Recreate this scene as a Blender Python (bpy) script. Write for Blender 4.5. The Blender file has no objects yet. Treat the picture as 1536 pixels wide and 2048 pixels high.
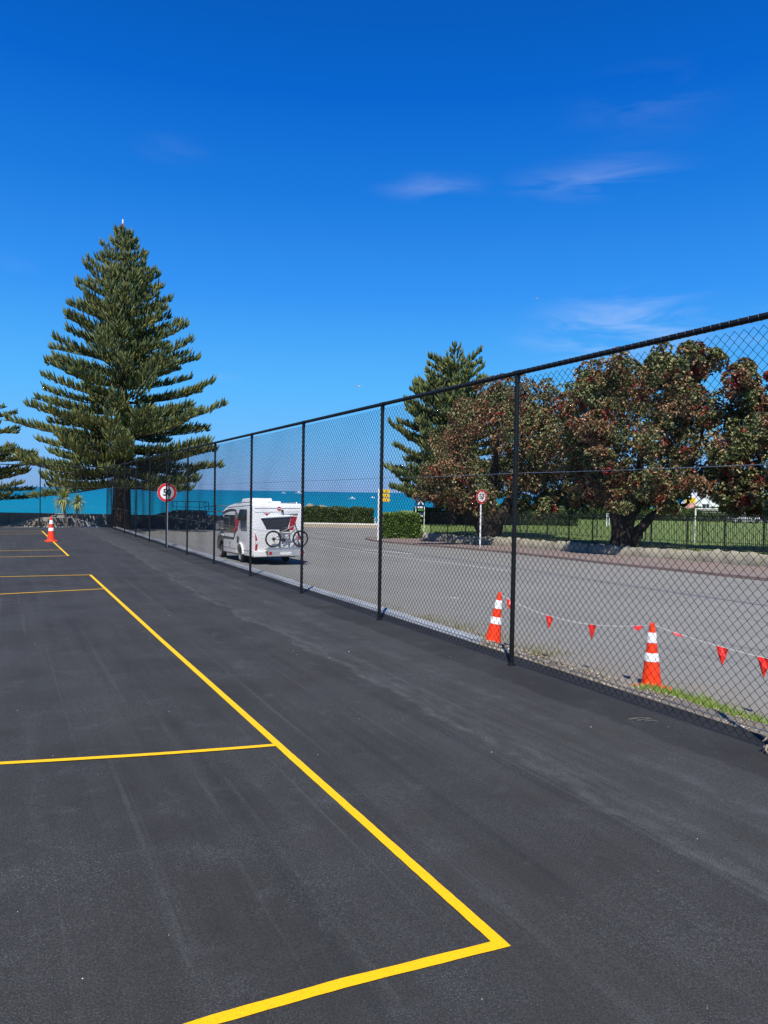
import bpy, math, random
import numpy as np
from mathutils import Vector, Matrix
random.seed(7)
rng = np.random.default_rng(11)
S = bpy.context.scene
COL = S.collection
rad = math.radians

# ------------------------------------------------------------------ camera, sky, sun, exposure
PITCH = math.atan(39 / 1500); ROLL = rad(.957)
fw = Vector((0, math.cos(PITCH), -math.sin(PITCH))); rt = Vector((1, 0, 0)); up = Vector((0, math.sin(PITCH), math.cos(PITCH)))
R_ = rt * math.cos(ROLL) + up * math.sin(ROLL); U_ = up * math.cos(ROLL) - rt * math.sin(ROLL)
cam = bpy.data.cameras.new('camera'); co = bpy.data.objects.new('camera', cam); COL.objects.link(co)
M = Matrix((R_, U_, -fw)).transposed().to_4x4(); M.translation = Vector((0, 0, 1.70)); co.matrix_world = M
cam.sensor_fit = 'VERTICAL'; cam.sensor_height = 36.0; cam.lens = 36.0 * 1500 / 2048
cam.clip_start = .05; cam.clip_end = 60000
S.camera = co
S.render.engine = 'CYCLES'
S.view_settings.view_transform = 'Standard'; S.view_settings.look = 'None'
S.view_settings.gamma = 1; S.view_settings.use_curve_mapping = False
S.view_settings.exposure = 0.38

SUN_EL = rad(56); SUN_DIR = Vector((-.10, -1.0, 0)).normalized()      # towards the sun, horizontally
sd = Vector((SUN_DIR.x * math.cos(SUN_EL), SUN_DIR.y * math.cos(SUN_EL), math.sin(SUN_EL)))
sl = bpy.data.lights.new('sun', 'SUN'); sl.energy = 4.9; sl.angle = rad(.53); sl.color = (1.0, .96, .90)
so = bpy.data.objects.new('sun', sl); COL.objects.link(so); so.rotation_euler = sd.to_track_quat('Z', 'Y').to_euler()

W = bpy.data.worlds.new('World'); S.world = W; W.use_nodes = True
nt = W.node_tree; nt.nodes.clear()
def N(t, **k):
    n = nt.nodes.new(t)
    for a, b in k.items(): setattr(n, a, b)
    return n
def L(a, b): nt.links.new(a, b)
def vset(sock, v): sock.default_value = v
sky = N('ShaderNodeTexSky'); sky.sky_type = 'NISHITA'; sky.sun_disc = False
sky.sun_elevation = SUN_EL; sky.sun_rotation = math.atan2(SUN_DIR.x, SUN_DIR.y)
sky.altitude = 0; sky.air_density = 1.0; sky.dust_density = .25; sky.ozone_density = 3.0
hsv = N('ShaderNodeHueSaturation'); vset(hsv.inputs['Saturation'], 1.30); vset(hsv.inputs['Value'], 1.0); vset(hsv.inputs['Hue'], .508)
L(sky.outputs[0], hsv.inputs['Color'])
tc = N('ShaderNodeTexCoord')
sx = N('ShaderNodeSeparateXYZ'); L(tc.outputs['Generated'], sx.inputs[0])
gr_ = N('ShaderNodeValToRGB'); L(sx.outputs[2], gr_.inputs[0]); el_ = gr_.color_ramp.elements
SKYC = [(0, (.235, .44, .84)), (.022, (.20, .47, .90)), (.07, (.140, .50, .985)), (.135, (.088, .470, 1.0)), (.25, (.032, .300, .92)), (.363, (.008, .196, .75)), (.463, (.0, .131, .63)), (.533, (.0, .106, .52)), (1, (.0, .055, .30))]
while len(el_) < len(SKYC): el_.new(.5)
for i_, (p_, c_) in enumerate(SKYC): el_[i_].position = p_; el_[i_].color = (*c_, 1)
g10 = N('ShaderNodeVectorMath', operation='SCALE'); L(gr_.outputs[0], g10.inputs[0]); vset(g10.inputs['Scale'], 10 / 1.30)
skm = N('ShaderNodeMixRGB'); vset(skm.inputs[0], .94); L(hsv.outputs[0], skm.inputs[1]); L(g10.outputs[0], skm.inputs[2])
def blob(c, sc):
    s1 = N('ShaderNodeVectorMath', operation='SUBTRACT'); L(tc.outputs['Generated'], s1.inputs[0]); vset(s1.inputs[1], c)
    s2 = N('ShaderNodeVectorMath', operation='MULTIPLY'); L(s1.outputs[0], s2.inputs[0]); vset(s2.inputs[1], sc)
    s3 = N('ShaderNodeVectorMath', operation='LENGTH'); L(s2.outputs[0], s3.inputs[0])
    mr = N('ShaderNodeMapRange', interpolation_type='SMOOTHSTEP'); L(s3.outputs['Value'], mr.inputs['Value'])
    vset(mr.inputs['From Min'], 1.0); vset(mr.inputs['From Max'], 0.0); vset(mr.inputs['To Min'], 0.0); vset(mr.inputs['To Max'], 1.0)
    return mr.outputs[0]
def pxdir(px, py):
    a = (px - 768) / 1500; b = (1024 - py) / 1500
    d = fw + R_ * a + U_ * b; d.normalize(); return tuple(d)
CL = [((1190, 358), 200, 46, .75), ((865, 375), 140, 32, .6), ((1240, 660), 230, 90, 2.1), ((1290, 215), 160, 80, .22),
      ((1520, 655), 130, 50, .8), ((350, 300), 90, 30, .28), ((440, 755), 60, 14, .35), ((1130, 720), 120, 40, .35), ((20, 525), 60, 25, .3)]
acc = None
for (c, w, h, s) in CL:
    o = blob(pxdir(*c), (1500 / w, 0.3, 1500 / h))
    m = N('ShaderNodeMath', operation='MULTIPLY'); L(o, m.inputs[0]); vset(m.inputs[1], s)
    if acc is None: acc = m.outputs[0]
    else:
        a = N('ShaderNodeMath', operation='MAXIMUM'); L(acc, a.inputs[0]); L(m.outputs[0], a.inputs[1]); acc = a.outputs[0]
mp = N('ShaderNodeMapping'); L(tc.outputs['Generated'], mp.inputs['Vector']); vset(mp.inputs['Scale'], (4.5, 1.0, 26.0)); vset(mp.inputs['Rotation'], (0, rad(-11), 0))
cn = N('ShaderNodeTexNoise'); L(mp.outputs[0], cn.inputs['Vector']); vset(cn.inputs['Scale'], 1.6); vset(cn.inputs['Detail'], 7); vset(cn.inputs['Roughness'], .55); vset(cn.inputs['Distortion'], .9)
cr = N('ShaderNodeMapRange'); L(cn.outputs['Fac'], cr.inputs['Value']); vset(cr.inputs['From Min'], .40); vset(cr.inputs['From Max'], .74)
cm = N('ShaderNodeMath', operation='MULTIPLY'); L(acc, cm.inputs[0]); L(cr.outputs[0], cm.inputs[1])
cm2 = N('ShaderNodeMath', operation='MULTIPLY'); L(cm.outputs[0], cm2.inputs[0]); vset(cm2.inputs[1], .19)
mx = N('ShaderNodeMixRGB'); L(cm2.outputs[0], mx.inputs[0]); L(skm.outputs[0], mx.inputs[1]); vset(mx.inputs[2], (6.6, 7.0, 8.2, 1))
bg = N('ShaderNodeBackground'); vset(bg.inputs['Strength'], .10); L(mx.outputs[0], bg.inputs['Color'])
wo = N('ShaderNodeOutputWorld'); L(bg.outputs[0], wo.inputs['Surface'])

# ------------------------------------------------------------------ helpers
DU = (-.454, .891); DV = (.891, .454)                                   # along the side fence / across it
def uv(u, v): return (DU[0] * u + DV[0] * v, DU[1] * u + DV[1] * v)
def cz(Y): return -.0075 * Y                                            # court surface
def rz(Y): return -.62 - .0285 * min(Y, 62.0)                           # road surface
def lz(Y): return rz(Y) + .56                                           # lawn surface

def tag(o, label=None, cat=None, group=None, kind=None):
    if label: o['label'] = label
    if cat: o['category'] = cat
    if group: o['group'] = group
    if kind: o['kind'] = kind
    return o
def thing(name, label, cat, loc=(0, 0, 0), rz_=0, group=None):
    o = bpy.data.objects.new(name, None); COL.objects.link(o); o.empty_display_size = .2
    o.location = loc; o.rotation_euler = (0, 0, rz_)
    return tag(o, label, cat, group)
def link(name, me, parent=None, loc=None, rot=None):
    o = bpy.data.objects.new(name, me); COL.objects.link(o)
    if parent: o.parent = parent
    if loc: o.location = loc
    if rot: o.rotation_euler = rot
    return o
def copy_tree(o, parent=None):
    c = o.copy(); COL.objects.link(c)
    if parent: c.parent = parent
    for ch in list(o.children): copy_tree(ch, c)
    return c

class MB:
    def __init__(s): s.v = []; s.f = []; s.m = []
    def add(s, vs, fs, mi=0):
        b = len(s.v); s.v += [tuple(p) for p in vs]; s.f += [tuple(i + b for i in f) for f in fs]; s.m += [mi] * len(fs); return s
    def box(s, x0, x1, y0, y1, z0, z1, mi=0):
        return s.add([(x0,y0,z0),(x1,y0,z0),(x1,y1,z0),(x0,y1,z0),(x0,y0,z1),(x1,y0,z1),(x1,y1,z1),(x0,y1,z1)],
                     [(0,3,2,1),(4,5,6,7),(0,1,5,4),(1,2,6,5),(2,3,7,6),(3,0,4,7)], mi)
    def tube(s, pts, r, n=8, mi=0, cap=True, closed=False):
        pts = [Vector(p) for p in pts]; k = len(pts)
        rs = r if isinstance(r, (list, tuple)) else [r] * k
        vs = []; fs = []; prev = None
        for i, p in enumerate(pts):
            if closed: t = pts[(i + 1) % k] - pts[i - 1]
            else: t = pts[min(i + 1, k - 1)] - pts[max(i - 1, 0)]
            t.normalize()
            if prev is None:
                a = Vector((0, 0, 1)) if abs(t.z) < .9 else Vector((1, 0, 0)); x = t.cross(a).normalized()
            else:
                x = (prev - t * prev.dot(t)); x.normalize()
            prev = x; y = t.cross(x)
            for j in range(n):
                a = 2 * math.pi * j / n; vs.append(p + (x * math.cos(a) + y * math.sin(a)) * rs[i])
        kk = k if closed else k - 1
        for i in range(kk):
            i2 = (i + 1) % k
            for j in range(n): fs.append((i*n+j, i*n+(j+1) % n, i2*n+(j+1) % n, i2*n+j))
        if cap and not closed:
            fs.append(tuple(range(n))[::-1]); fs.append(tuple((k-1)*n + j for j in range(n)))
        return s.add(vs, fs, mi)
    def lathe(s, prof, n=24, c=(0, 0, 0), mi=0, axis='z', cap=True):
        vs = []; fs = []
        for r, z in prof:
            for j in range(n):
                a = 2 * math.pi * j / n; x, y = r * math.cos(a), r * math.sin(a)
                p = (x, y, z) if axis == 'z' else ((x, z, y) if axis == 'y' else (z, x, y))
                vs.append((p[0]+c[0], p[1]+c[1], p[2]+c[2]))
        k = len(prof)
        for i in range(k - 1):
            for j in range(n): fs.append((i*n+j, i*n+(j+1) % n, (i+1)*n+(j+1) % n, (i+1)*n+j))
        if cap: fs.append(tuple(range(n))[::-1]); fs.append(tuple((k-1)*n+j for j in range(n)))
        return s.add(vs, fs, mi)
    def prism(s, pts, a, b, axis='y', mi=0):
        """polygon pts in the plane normal to axis, extruded from a to b"""
        n = len(pts)
        def P(p, t): return (p[0], t, p[1]) if axis == 'y' else ((t, p[0], p[1]) if axis == 'x' else (p[0], p[1], t))
        vs = [P(p, a) for p in pts] + [P(p, b) for p in pts]
        fs = [tuple(range(n)), tuple(range(2*n-1, n-1, -1))] + [(i, n+i, n+(i+1) % n, (i+1) % n) for i in range(n)]
        return s.add(vs, fs, mi)
    def build(s, name, mats, parent=None, smooth=False, bevel=0, loc=None, fix=True):
        me = bpy.data.meshes.new(name); me.from_pydata(s.v, [], s.f); me.update()
        ms = mats if isinstance(mats, (list, tuple)) else [mats]
        for m in ms: me.materials.append(m)
        if len(ms) > 1: me.polygons.foreach_set('material_index', s.m)
        if fix:
            import bmesh
            b = bmesh.new(); b.from_mesh(me); bmesh.ops.recalc_face_normals(b, faces=b.faces)
            if bevel: bmesh.ops.bevel(b, geom=[e for e in b.edges if e.calc_face_angle(0) > .6], offset=bevel, segments=2, affect='EDGES', profile=.6, clamp_overlap=True)
            b.to_mesh(me); b.free()
        if smooth:
            me.polygons.foreach_set('use_smooth', [True] * len(me.polygons))
            try: me.set_sharp_from_angle(angle=rad(40))
            except Exception: pass
        o = link(name, me, parent, loc); return o

def npmesh(name, V, Q, mats, parent=None, smooth=False, loc=None):
    V = np.ascontiguousarray(V, dtype=np.float32).reshape(-1, 3); Q = np.ascontiguousarray(Q, dtype=np.int32)
    k = Q.shape[1]; me = bpy.data.meshes.new(name)
    me.vertices.add(len(V)); me.vertices.foreach_set('co', V.ravel())
    me.loops.add(Q.size); me.loops.foreach_set('vertex_index', Q.ravel())
    me.polygons.add(len(Q)); me.polygons.foreach_set('loop_start', np.arange(0, Q.size, k, dtype=np.int32))
    try: me.polygons.foreach_set('loop_total', np.full(len(Q), k, dtype=np.int32))
    except Exception: pass
    if smooth: me.polygons.foreach_set('use_smooth', np.ones(len(Q), dtype=bool))
    me.update(calc_edges=True); me.validate()
    for m in (mats if isinstance(mats, (list, tuple)) else [mats]): me.materials.append(m)
    return link(name, me, parent, loc)

# ------------------------------------------------------------------ materials
class Mat:
    def __init__(s, name, color=(.5,.5,.5), rough=.6, metal=0, spec=.5):
        s.m = bpy.data.materials.new(name); s.m.use_nodes = True; s.t = s.m.node_tree
        s.b = s.t.nodes['Principled BSDF']; s.b.inputs['Base Color'].default_value = (*color, 1)
        s.b.inputs['Roughness'].default_value = rough; s.b.inputs['Metallic'].default_value = metal
        s.b.inputs['Specular IOR Level'].default_value = spec
        s.col = None; s.m.diffuse_color = (*color, 1); s.color = color
    def n(s, t, **k):
        x = s.t.nodes.new(t)
        for a, b in k.items(): setattr(x, a, b)
        return x
    def l(s, a, b): s.t.links.new(a, b)
    def pos(s, scale=(1,1,1), obj=True):
        if obj: o = s.n('ShaderNodeTexCoord').outputs['Object']
        else: o = s.n('ShaderNodeNewGeometry').outputs['Position']
        m = s.n('ShaderNodeMapping'); m.inputs['Scale'].default_value = scale; s.l(o, m.inputs['Vector']); return m.outputs[0]
    def noise(s, scale, detail=4, rough=.55, vec=None, lo=.3, hi=.7, dist=0):
        x = s.n('ShaderNodeTexNoise'); x.inputs['Scale'].default_value = scale; x.inputs['Detail'].default_value = detail
        x.inputs['Roughness'].default_value = rough; x.inputs['Distortion'].default_value = dist
        if vec is None: vec = s.pos()
        s.l(vec, x.inputs['Vector'])
        r = s.n('ShaderNodeMapRange'); s.l(x.outputs['Fac'], r.inputs['Value']); r.inputs['From Min'].default_value = lo; r.inputs['From Max'].default_value = hi
        return r.outputs[0]
    def math(s, op, a, b=0.0, c=None, clamp=False):
        x = s.n('ShaderNodeMath', operation=op); x.use_clamp = clamp
        for i, v in enumerate((a, b) if c is None else (a, b, c)):
            if hasattr(v, 'links'): s.l(v, x.inputs[i])
            else: x.inputs[i].default_value = v
        return x.outputs[0]
    def ramp(s, v, a, b, c=0.0, d=1.0, smooth=True):
        r = s.n('ShaderNodeMapRange'); r.interpolation_type = 'SMOOTHSTEP' if smooth else 'LINEAR'
        s.l(v, r.inputs['Value']); 
        for nme, x in zip(('From Min','From Max','To Min','To Max'), (a,b,c,d)): r.inputs[nme].default_value = x
        return r.outputs[0]
    def mix(s, fac, c2, blend='MIX', c1=None):
        x = s.n('ShaderNodeMixRGB', blend_type=blend)
        if hasattr(fac, 'links'): s.l(fac, x.inputs[0])
        else: x.inputs[0].default_value = fac
        if c1 is None: c1 = s.col if s.col is not None else s.color
        for i, c in ((1, c1), (2, c2)):
            if hasattr(c, 'links'): s.l(c, x.inputs[i])
            else: x.inputs[i].default_value = (*c, 1)
        s.col = x.outputs[0]; s.l(s.col, s.b.inputs['Base Color']); return s
    def bump(s, h, strength=.3, dist=.01):
        x = s.n('ShaderNodeBump'); x.inputs['Strength'].default_value = strength; x.inputs['Distance'].default_value = dist
        s.l(h, x.inputs['Height'])
        if s.b.inputs['Normal'].is_linked: s.l(s.b.inputs['Normal'].links[0].from_socket, x.inputs['Normal'])
        s.l(x.outputs[0], s.b.inputs['Normal']); return s
    def island(s): return s.n('ShaderNodeNewGeometry').outputs['Random Per Island']
    def crampl(s, fac, stops):
        r = s.n('ShaderNodeValToRGB'); s.l(fac, r.inputs[0]); e = r.color_ramp.elements
        while len(e) < len(stops): e.new(.5)
        for i, (p, c) in enumerate(stops): e[i].position = p; e[i].color = (*c, 1)
        return r.outputs[0]

def simple(name, color, rough=.6, metal=0, spec=.5, var=.18, scale=6):
    m = Mat(name, color, rough, metal, spec)
    m.mix(m.noise(scale, 5), tuple(c * (1 - var) for c in color)); return m.m

def uvcoords(m):
    p = m.n('ShaderNodeNewGeometry').outputs['Position']; out = []
    for d in (DU, DV):
        x = m.n('ShaderNodeVectorMath', operation='DOT_PRODUCT'); m.l(p, x.inputs[0]); x.inputs[1].default_value = (d[0], d[1], 0); out.append(x.outputs['Value'])
    return out
def comb(m, u, v, su, sv):
    c = m.n('ShaderNodeCombineXYZ'); m.l(m.math('MULTIPLY', u, su), c.inputs[0]); m.l(m.math('MULTIPLY', v, sv), c.inputs[1]); return c.outputs[0]

# court asphalt
m = Mat('court_asphalt', (.0360, .0350, .0322), .86, spec=.22)
u, v = uvcoords(m)
pos = m.pos(obj=False)
st = m.noise(1.0, 5, .6, comb(m, u, v, .20, 4.2), .42, .68, .5)
m.mix(m.math('MULTIPLY', st, .55), (.062, .061, .058))
rl = m.noise(1.0, 3, .6, comb(m, u, v, .12, 13.0), .585, .655, .3)
m.mix(m.math('MULTIPLY', m.math('MULTIPLY', rl, m.noise(.9, 4, .6, pos, .36, .54)), .52), (.080, .082, .080))
rl2 = m.noise(1.0, 3, .6, comb(m, u, v, .10, 7.0), .60, .68, .3)
m.mix(m.math('MULTIPLY', rl2, .55), (.022, .022, .0225))
m.mix(m.math('MULTIPLY', m.noise(1.0, 3, .6, comb(m, u, v, .10, .9), .42, .72), .45), (.0245, .0243, .0242))
m.mix(m.math('MULTIPLY', m.noise(.35, 4, .6, pos, .42, .7), .35), (.048, .0495, .0505))
m.mix(m.math('MULTIPLY', m.noise(.55, 4, .6, pos, .50, .72), .45), (.034, .038, .0375)); m.mix(m.math('MULTIPLY', m.noise(.7, 4, .6, m.pos((1, 1.4, 1), obj=False), .56, .74), .45), (.047, .041, .037))
# paler rolled lane between the court lines and the fence, brown new strip along the fence
wob = m.noise(1.0, 5, .62, comb(m, u, v, .75, .25), 0, 1)
vv = m.math('ADD', v, m.math('MULTIPLY', wob, -.75))
far = m.ramp(u, 12, 26, 0, .32); vv = m.math('SUBTRACT', vv, far)
lane = m.math('MULTIPLY', m.ramp(vv, 2.62, 2.72), m.ramp(v, 4.38, 4.30))
m.mix(m.math('MULTIPLY', m.math('MULTIPLY', lane, m.noise(1, 5, .7, comb(m, u, v, .35, 5.5), .15, .7)), .55), (.060, .0615, .0585))
line = m.math('MULTIPLY', m.ramp(m.math('ABSOLUTE', m.math('SUBTRACT', vv, 2.67)), .07, .0), m.noise(5, 4, .7, pos, .3, .62))
m.mix(m.math('MULTIPLY', line, .46), (.115, .125, .118))
wide = m.math('MULTIPLY', m.ramp(m.math('ABSOLUTE', m.math('SUBTRACT', vv, 2.80)), .30, .0), m.noise(2.6, 6, .75, comb(m, u, v, .8, 2.6), .45, .70))
m.mix(m.math('MULTIPLY', wide, .62), (.098, .106, .100))
l2 = m.math('ADD', v, m.math('MULTIPLY', m.noise(1.0, 3, .6, comb(m, u, v, .5, .2), 0, 1), -.5))
m.mix(m.math('MULTIPLY', m.math('MULTIPLY', m.ramp(m.math('ABSOLUTE', m.math('SUBTRACT', l2, 3.55)), .14, .0), m.noise(3, 4, .7, pos, .42, .7)), .35), (.12, .127, .138))
strip = m.math('MULTIPLY', m.ramp(m.math('ADD', v, m.math('MULTIPLY', m.noise(2.2, 4, .6, pos, 0, 1), -.22)), 4.10, 4.15), .88)
m.mix(strip, (.0270, .0262, .0250))
# scuffs
sc = m.math('MULTIPLY', m.noise(3.2, 6, .7, pos, 0.565, .66), m.noise(22, 3, .6, comb(m, u, v, 3, 12), .5, .62))
m.mix(m.math('MULTIPLY', sc, .5), (.15, .157, .168))
gr = m.noise(120, 3, .75, pos, .42, .60)
m.mix(m.math('MULTIPLY', gr, .60), (.012, .0125, .014)) 
g2 = m.noise(105, 3, .75, m.pos((1.3, 1.1, 1), obj=False), .52, .66)
m.mix(m.math('MULTIPLY', m.math('MULTIPLY', g2, m.noise(1.1, 4, .6, pos, .38, .62)), .62), (.125, .130, .135))
m.bump(m.noise(150, 4, .7, pos, 0, 1), .55, .006); m.bump(m.noise(.8, 3, .5, pos, 0, 1), .3, .03)
COURT = m.m

m = Mat('yellow_line_paint', (.84, .475, .0), .6, spec=.3)
pos = m.pos(obj=False)
m.mix(m.noise(120, 4, .7, pos, .52, .74), (.46, .26, .0)); m.mix(m.math('MULTIPLY', m.noise(135, 3, .8, m.pos((1.2, 1, 1), obj=False), .60, .70), .6), (.07, .055, .03)); m.mix(m.math('MULTIPLY', m.noise(9, 5, .7, pos, .5, .8), .35), (.60, .34, .0))
m.bump(m.noise(150, 3, .7, pos, 0, 1), .4, .004)
YELLOW = m.m

# road seal
m = Mat('road_seal', (.200, .195, .176), .85, spec=.3)
u, v = uvcoords(m); pos = m.pos(obj=False)
m.mix(m.math('MULTIPLY', m.noise(1, 5, .6, comb(m, u, v, .06, .7), .35, .7), .5), (.145, .142, .130))
m.mix(m.math('MULTIPLY', m.noise(.22, 5, .6, pos, .42, .68), .45), (.245, .240, .218))
verge = m.ramp(m.math('ADD', v, m.math('MULTIPLY', m.noise(.6, 5, .6, pos, 0, 1), -2.4)), 8.4, 6.3)
m.mix(m.math('MULTIPLY', verge, .75), (.215, .178, .134))
m.mix(m.math('MULTIPLY', m.math('MULTIPLY', m.noise(1.6, 5, .7, pos, .56, .66), m.ramp(v, 11, 8.5)), .6), (.13, .13, .07))
m.mix(m.math('MULTIPLY', m.noise(70, 2, .7, pos, .5, .75), .5), (.31, .31, .29))
m.mix(m.math('MULTIPLY', m.noise(55, 2, .7, pos, .52, .75), .5), (.12, .12, .115))
m.mix(m.math('MULTIPLY', m.noise(1, 3, .6, comb(m, u, v, .05, 1.3), .62, .68), .5), (.105, .105, .10))
m.bump(m.noise(60, 3, .7, pos, 0, 1), .5, .012)
ROAD = m.m

m = Mat('gravel_ground', (.36, .29, .20), .95, spec=.2); pos = m.pos(obj=False)
m.mix(m.noise(1.2, 5, .6, pos), (.26, .215, .155)); m.mix(m.noise(45, 3, .7, pos, .45, .7), (.46, .41, .33)); m.mix(m.noise(38, 3, .7, pos, .55, .75), (.09, .08, .065))
m.bump(m.noise(50, 4, .7, pos, 0, 1), .9, .03)
GRAVEL = m.m
m = Mat('footpath_seal', (.20, .165, .148), .9, spec=.25); pos = m.pos(obj=False)
m.mix(m.noise(.5, 5, .6, pos, .4, .65), (.17, .135, .120)); m.mix(m.math('MULTIPLY', m.noise(1.3, 6, .7, pos, .54, .64), .55), (.30, .11, .09))
m.mix(m.math('MULTIPLY', m.noise(40, 3, .7, pos, .5, .75), .5), (.28, .24, .21)); m.bump(m.noise(40, 3, .7, pos, 0, 1), .4, .01)
PATH = m.m
m = Mat('concrete', (.36, .35, .315), .9, spec=.25); pos = m.pos(obj=False)
m.mix(m.noise(1.3, 6, .65, pos), (.25, .24, .21)); m.mix(m.math('MULTIPLY', m.noise(22, 4, .7, pos, .5, .75), .6), (.16, .155, .14)); m.bump(m.noise(30, 5, .7, pos, 0, 1), .5, .015)
CONC = m.m
m = Mat('pale_concrete', (.46, .48, .48), .85, spec=.25); pos = m.pos(obj=False)
m.mix(m.noise(1.7, 6, .65, pos), (.34, .36, .36)); m.mix(m.math('MULTIPLY', m.noise(30, 4, .7, pos, .55, .75), .5), (.22, .22, .21)); m.bump(m.noise(35, 5, .7, pos, 0, 1), .3, .01)
PALE = m.m
m = Mat('shaped_wall_stone', (.33, .30, .225), .95, spec=.2); pos = m.pos(obj=False)
m.mix(m.noise(1.8, 6, .65, pos), (.28, .255, .195)); m.mix(m.math('MULTIPLY', m.noise(9, 5, .7, pos, .5, .7), .7), (.17, .16, .12)); m.bump(m.noise(7, 6, .7, pos, 0, 1), .9, .08)
STONE = m.m
m = Mat('lawn_grass', (.135, .215, .048), .9, spec=.15); pos = m.pos(obj=False)
m.mix(m.noise(.35, 5, .6, pos), (.19, .235, .075)); m.mix(m.math('MULTIPLY', m.noise(18, 4, .7, pos, .45, .7), .5), (.11, .16, .035)); m.bump(m.noise(25, 4, .8, pos, 0, 1), .8, .05)
LAWN = m.m
m = Mat('grass_blades', (.13, .24, .03), .6, spec=.3)
m.mix(m.island(), (.30, .36, .09)); m.b.inputs['Subsurface Weight'].default_value = 0; BLADE = m.m
m = Mat('dry_weed', (.26, .22, .08), .8, spec=.2); m.mix(m.island(), (.10, .15, .03)); WEED = m.m

# sea
m = Mat('sea_water', (.0, .175, .270), .6, spec=.10)
g = m.n('ShaderNodeNewGeometry').outputs['Position']; sep = m.n('ShaderNodeSeparateXYZ'); m.l(g, sep.inputs[0])
yy = m.math('LOGARITHM', sep.outputs[1], 10)
m.mix(m.ramp(yy, 2.3, 3.1, 0, 1, False), (.0, .135, .245)); m.mix(m.ramp(yy, 3.0, 4.0, 0, 1, False), (.004, .110, .235))
c = m.n('ShaderNodeCombineXYZ'); m.l(m.math('MULTIPLY', m.math('DIVIDE', sep.outputs[0], sep.outputs[1]), 26), c.inputs[0]); m.l(m.math('MULTIPLY', yy, 62), c.inputs[1])
w1 = m.noise(1.0, 6, .65, c.outputs[0], .35, .7)
m.mix(m.math('MULTIPLY', w1, .34), (.012, .25, .34))
pos = m.pos((.018, .10, .1), obj=False)
m.mix(m.math('MULTIPLY', m.noise(1, 6, .7, pos, .45, .7), .45), (.0, .105, .185))
pos2 = m.pos((.25, .9, .1), obj=False)
m.bump(m.noise(1, 5, .7, pos2, 0, 1), .6, .5)
SEA = m.m

# foliage
m = Mat('norfolk_pine_foliage', (.070, .095, .022), .62, spec=.35)
isl = m.island(); m.col = m.crampl(isl, [(0, (.042, .085, .045)), (.45, (.110, .155, .050)), (.8, (.235, .255, .055)), (1, (.34, .31, .08))]); m.l(m.col, m.b.inputs['Base Color'])
m.mix(m.math('MULTIPLY', m.noise(16, 3, .8, None, .45, .62), .5), (.060, .090, .034)); m.bump(m.noise(26, 3, .8, None, 0, 1), 1.0, .08)
PINEF = m.m
def trans(m, amt=.25, c=(.10, .16, .03)):
    t = m.n('ShaderNodeBsdfTranslucent'); t.inputs[0].default_value = (*c, 1)
    x = m.n('ShaderNodeMixShader'); x.inputs[0].default_value = amt
    m.l(m.b.outputs[0], x.inputs[1]); m.l(t.outputs[0], x.inputs[2]); m.l(x.outputs[0], m.t.nodes['Material Output'].inputs['Surface'])
m = Mat('pohutukawa_leaves', (.07, .085, .03), .5, spec=.4)
isl = m.island()
green = m.crampl(isl, [(0, (.035, .065, .022)), (.4, (.085, .125, .038)), (.65, (.215, .245, .080)), (.88, (.38, .36, .15)), (1, (.60, .52, .30))])
pink = m.crampl(isl, [(0, (.045, .070, .025)), (.4, (.16, .095, .045)), (.72, (.42, .22, .115)), (1, (.64, .36, .21))])
red = m.crampl(isl, [(0, (.05, .05, .02)), (.3, (.20, .022, .018)), (1, (.42, .020, .026))])
m.col = green
m.mix(m.noise(.50, 4, .6, None, .45, .56), pink); m.mix(m.noise(.95, 5, .65, None, .565, .60), red)
trans(m, .18, (.11, .12, .03)); POHU = m.m
m = Mat('hedge_leaves', (.05, .09, .02), .45, spec=.5)
m.col = m.crampl(m.island(), [(0, (.045, .10, .018)), (.5, (.13, .23, .040)), (1, (.30, .40, .09))]); m.l(m.col, m.b.inputs['Base Color']); trans(m, .15); HEDGE = m.m
m = Mat('dark_hedge_leaves', (.03, .055, .02), .5, spec=.4)
m.col = m.crampl(m.island(), [(0, (.030, .060, .018)), (.6, (.075, .120, .032)), (1, (.18, .23, .07))]); m.l(m.col, m.b.inputs['Base Color']); DHEDGE = m.m
m = Mat('cabbage_tree_leaves', (.16, .20, .04), .5, spec=.4)
m.col = m.crampl(m.island(), [(0, (.12, .17, .04)), (.5, (.30, .34, .10)), (1, (.50, .48, .20))]); m.l(m.col, m.b.inputs['Base Color']); trans(m, .2, (.2, .22, .05)); CABB = m.m
m = Mat('bark', (.085, .065, .050), .95, spec=.15); m.mix(m.noise(3, 6, .7, m.pos((3, 3, .8))), (.040, .031, .026)); m.bump(m.noise(6, 5, .7, m.pos((3, 3, .6)), 0, 1), .9, .08); BARK = m.m
m = Mat('grey_bark', (.16, .14, .12), .95, spec=.15); m.mix(m.noise(3, 6, .7, m.pos((3, 3, .8))), (.07, .06, .05)); m.bump(m.noise(6, 5, .7, None, 0, 1), .9, .05); GBARK = m.m

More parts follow.
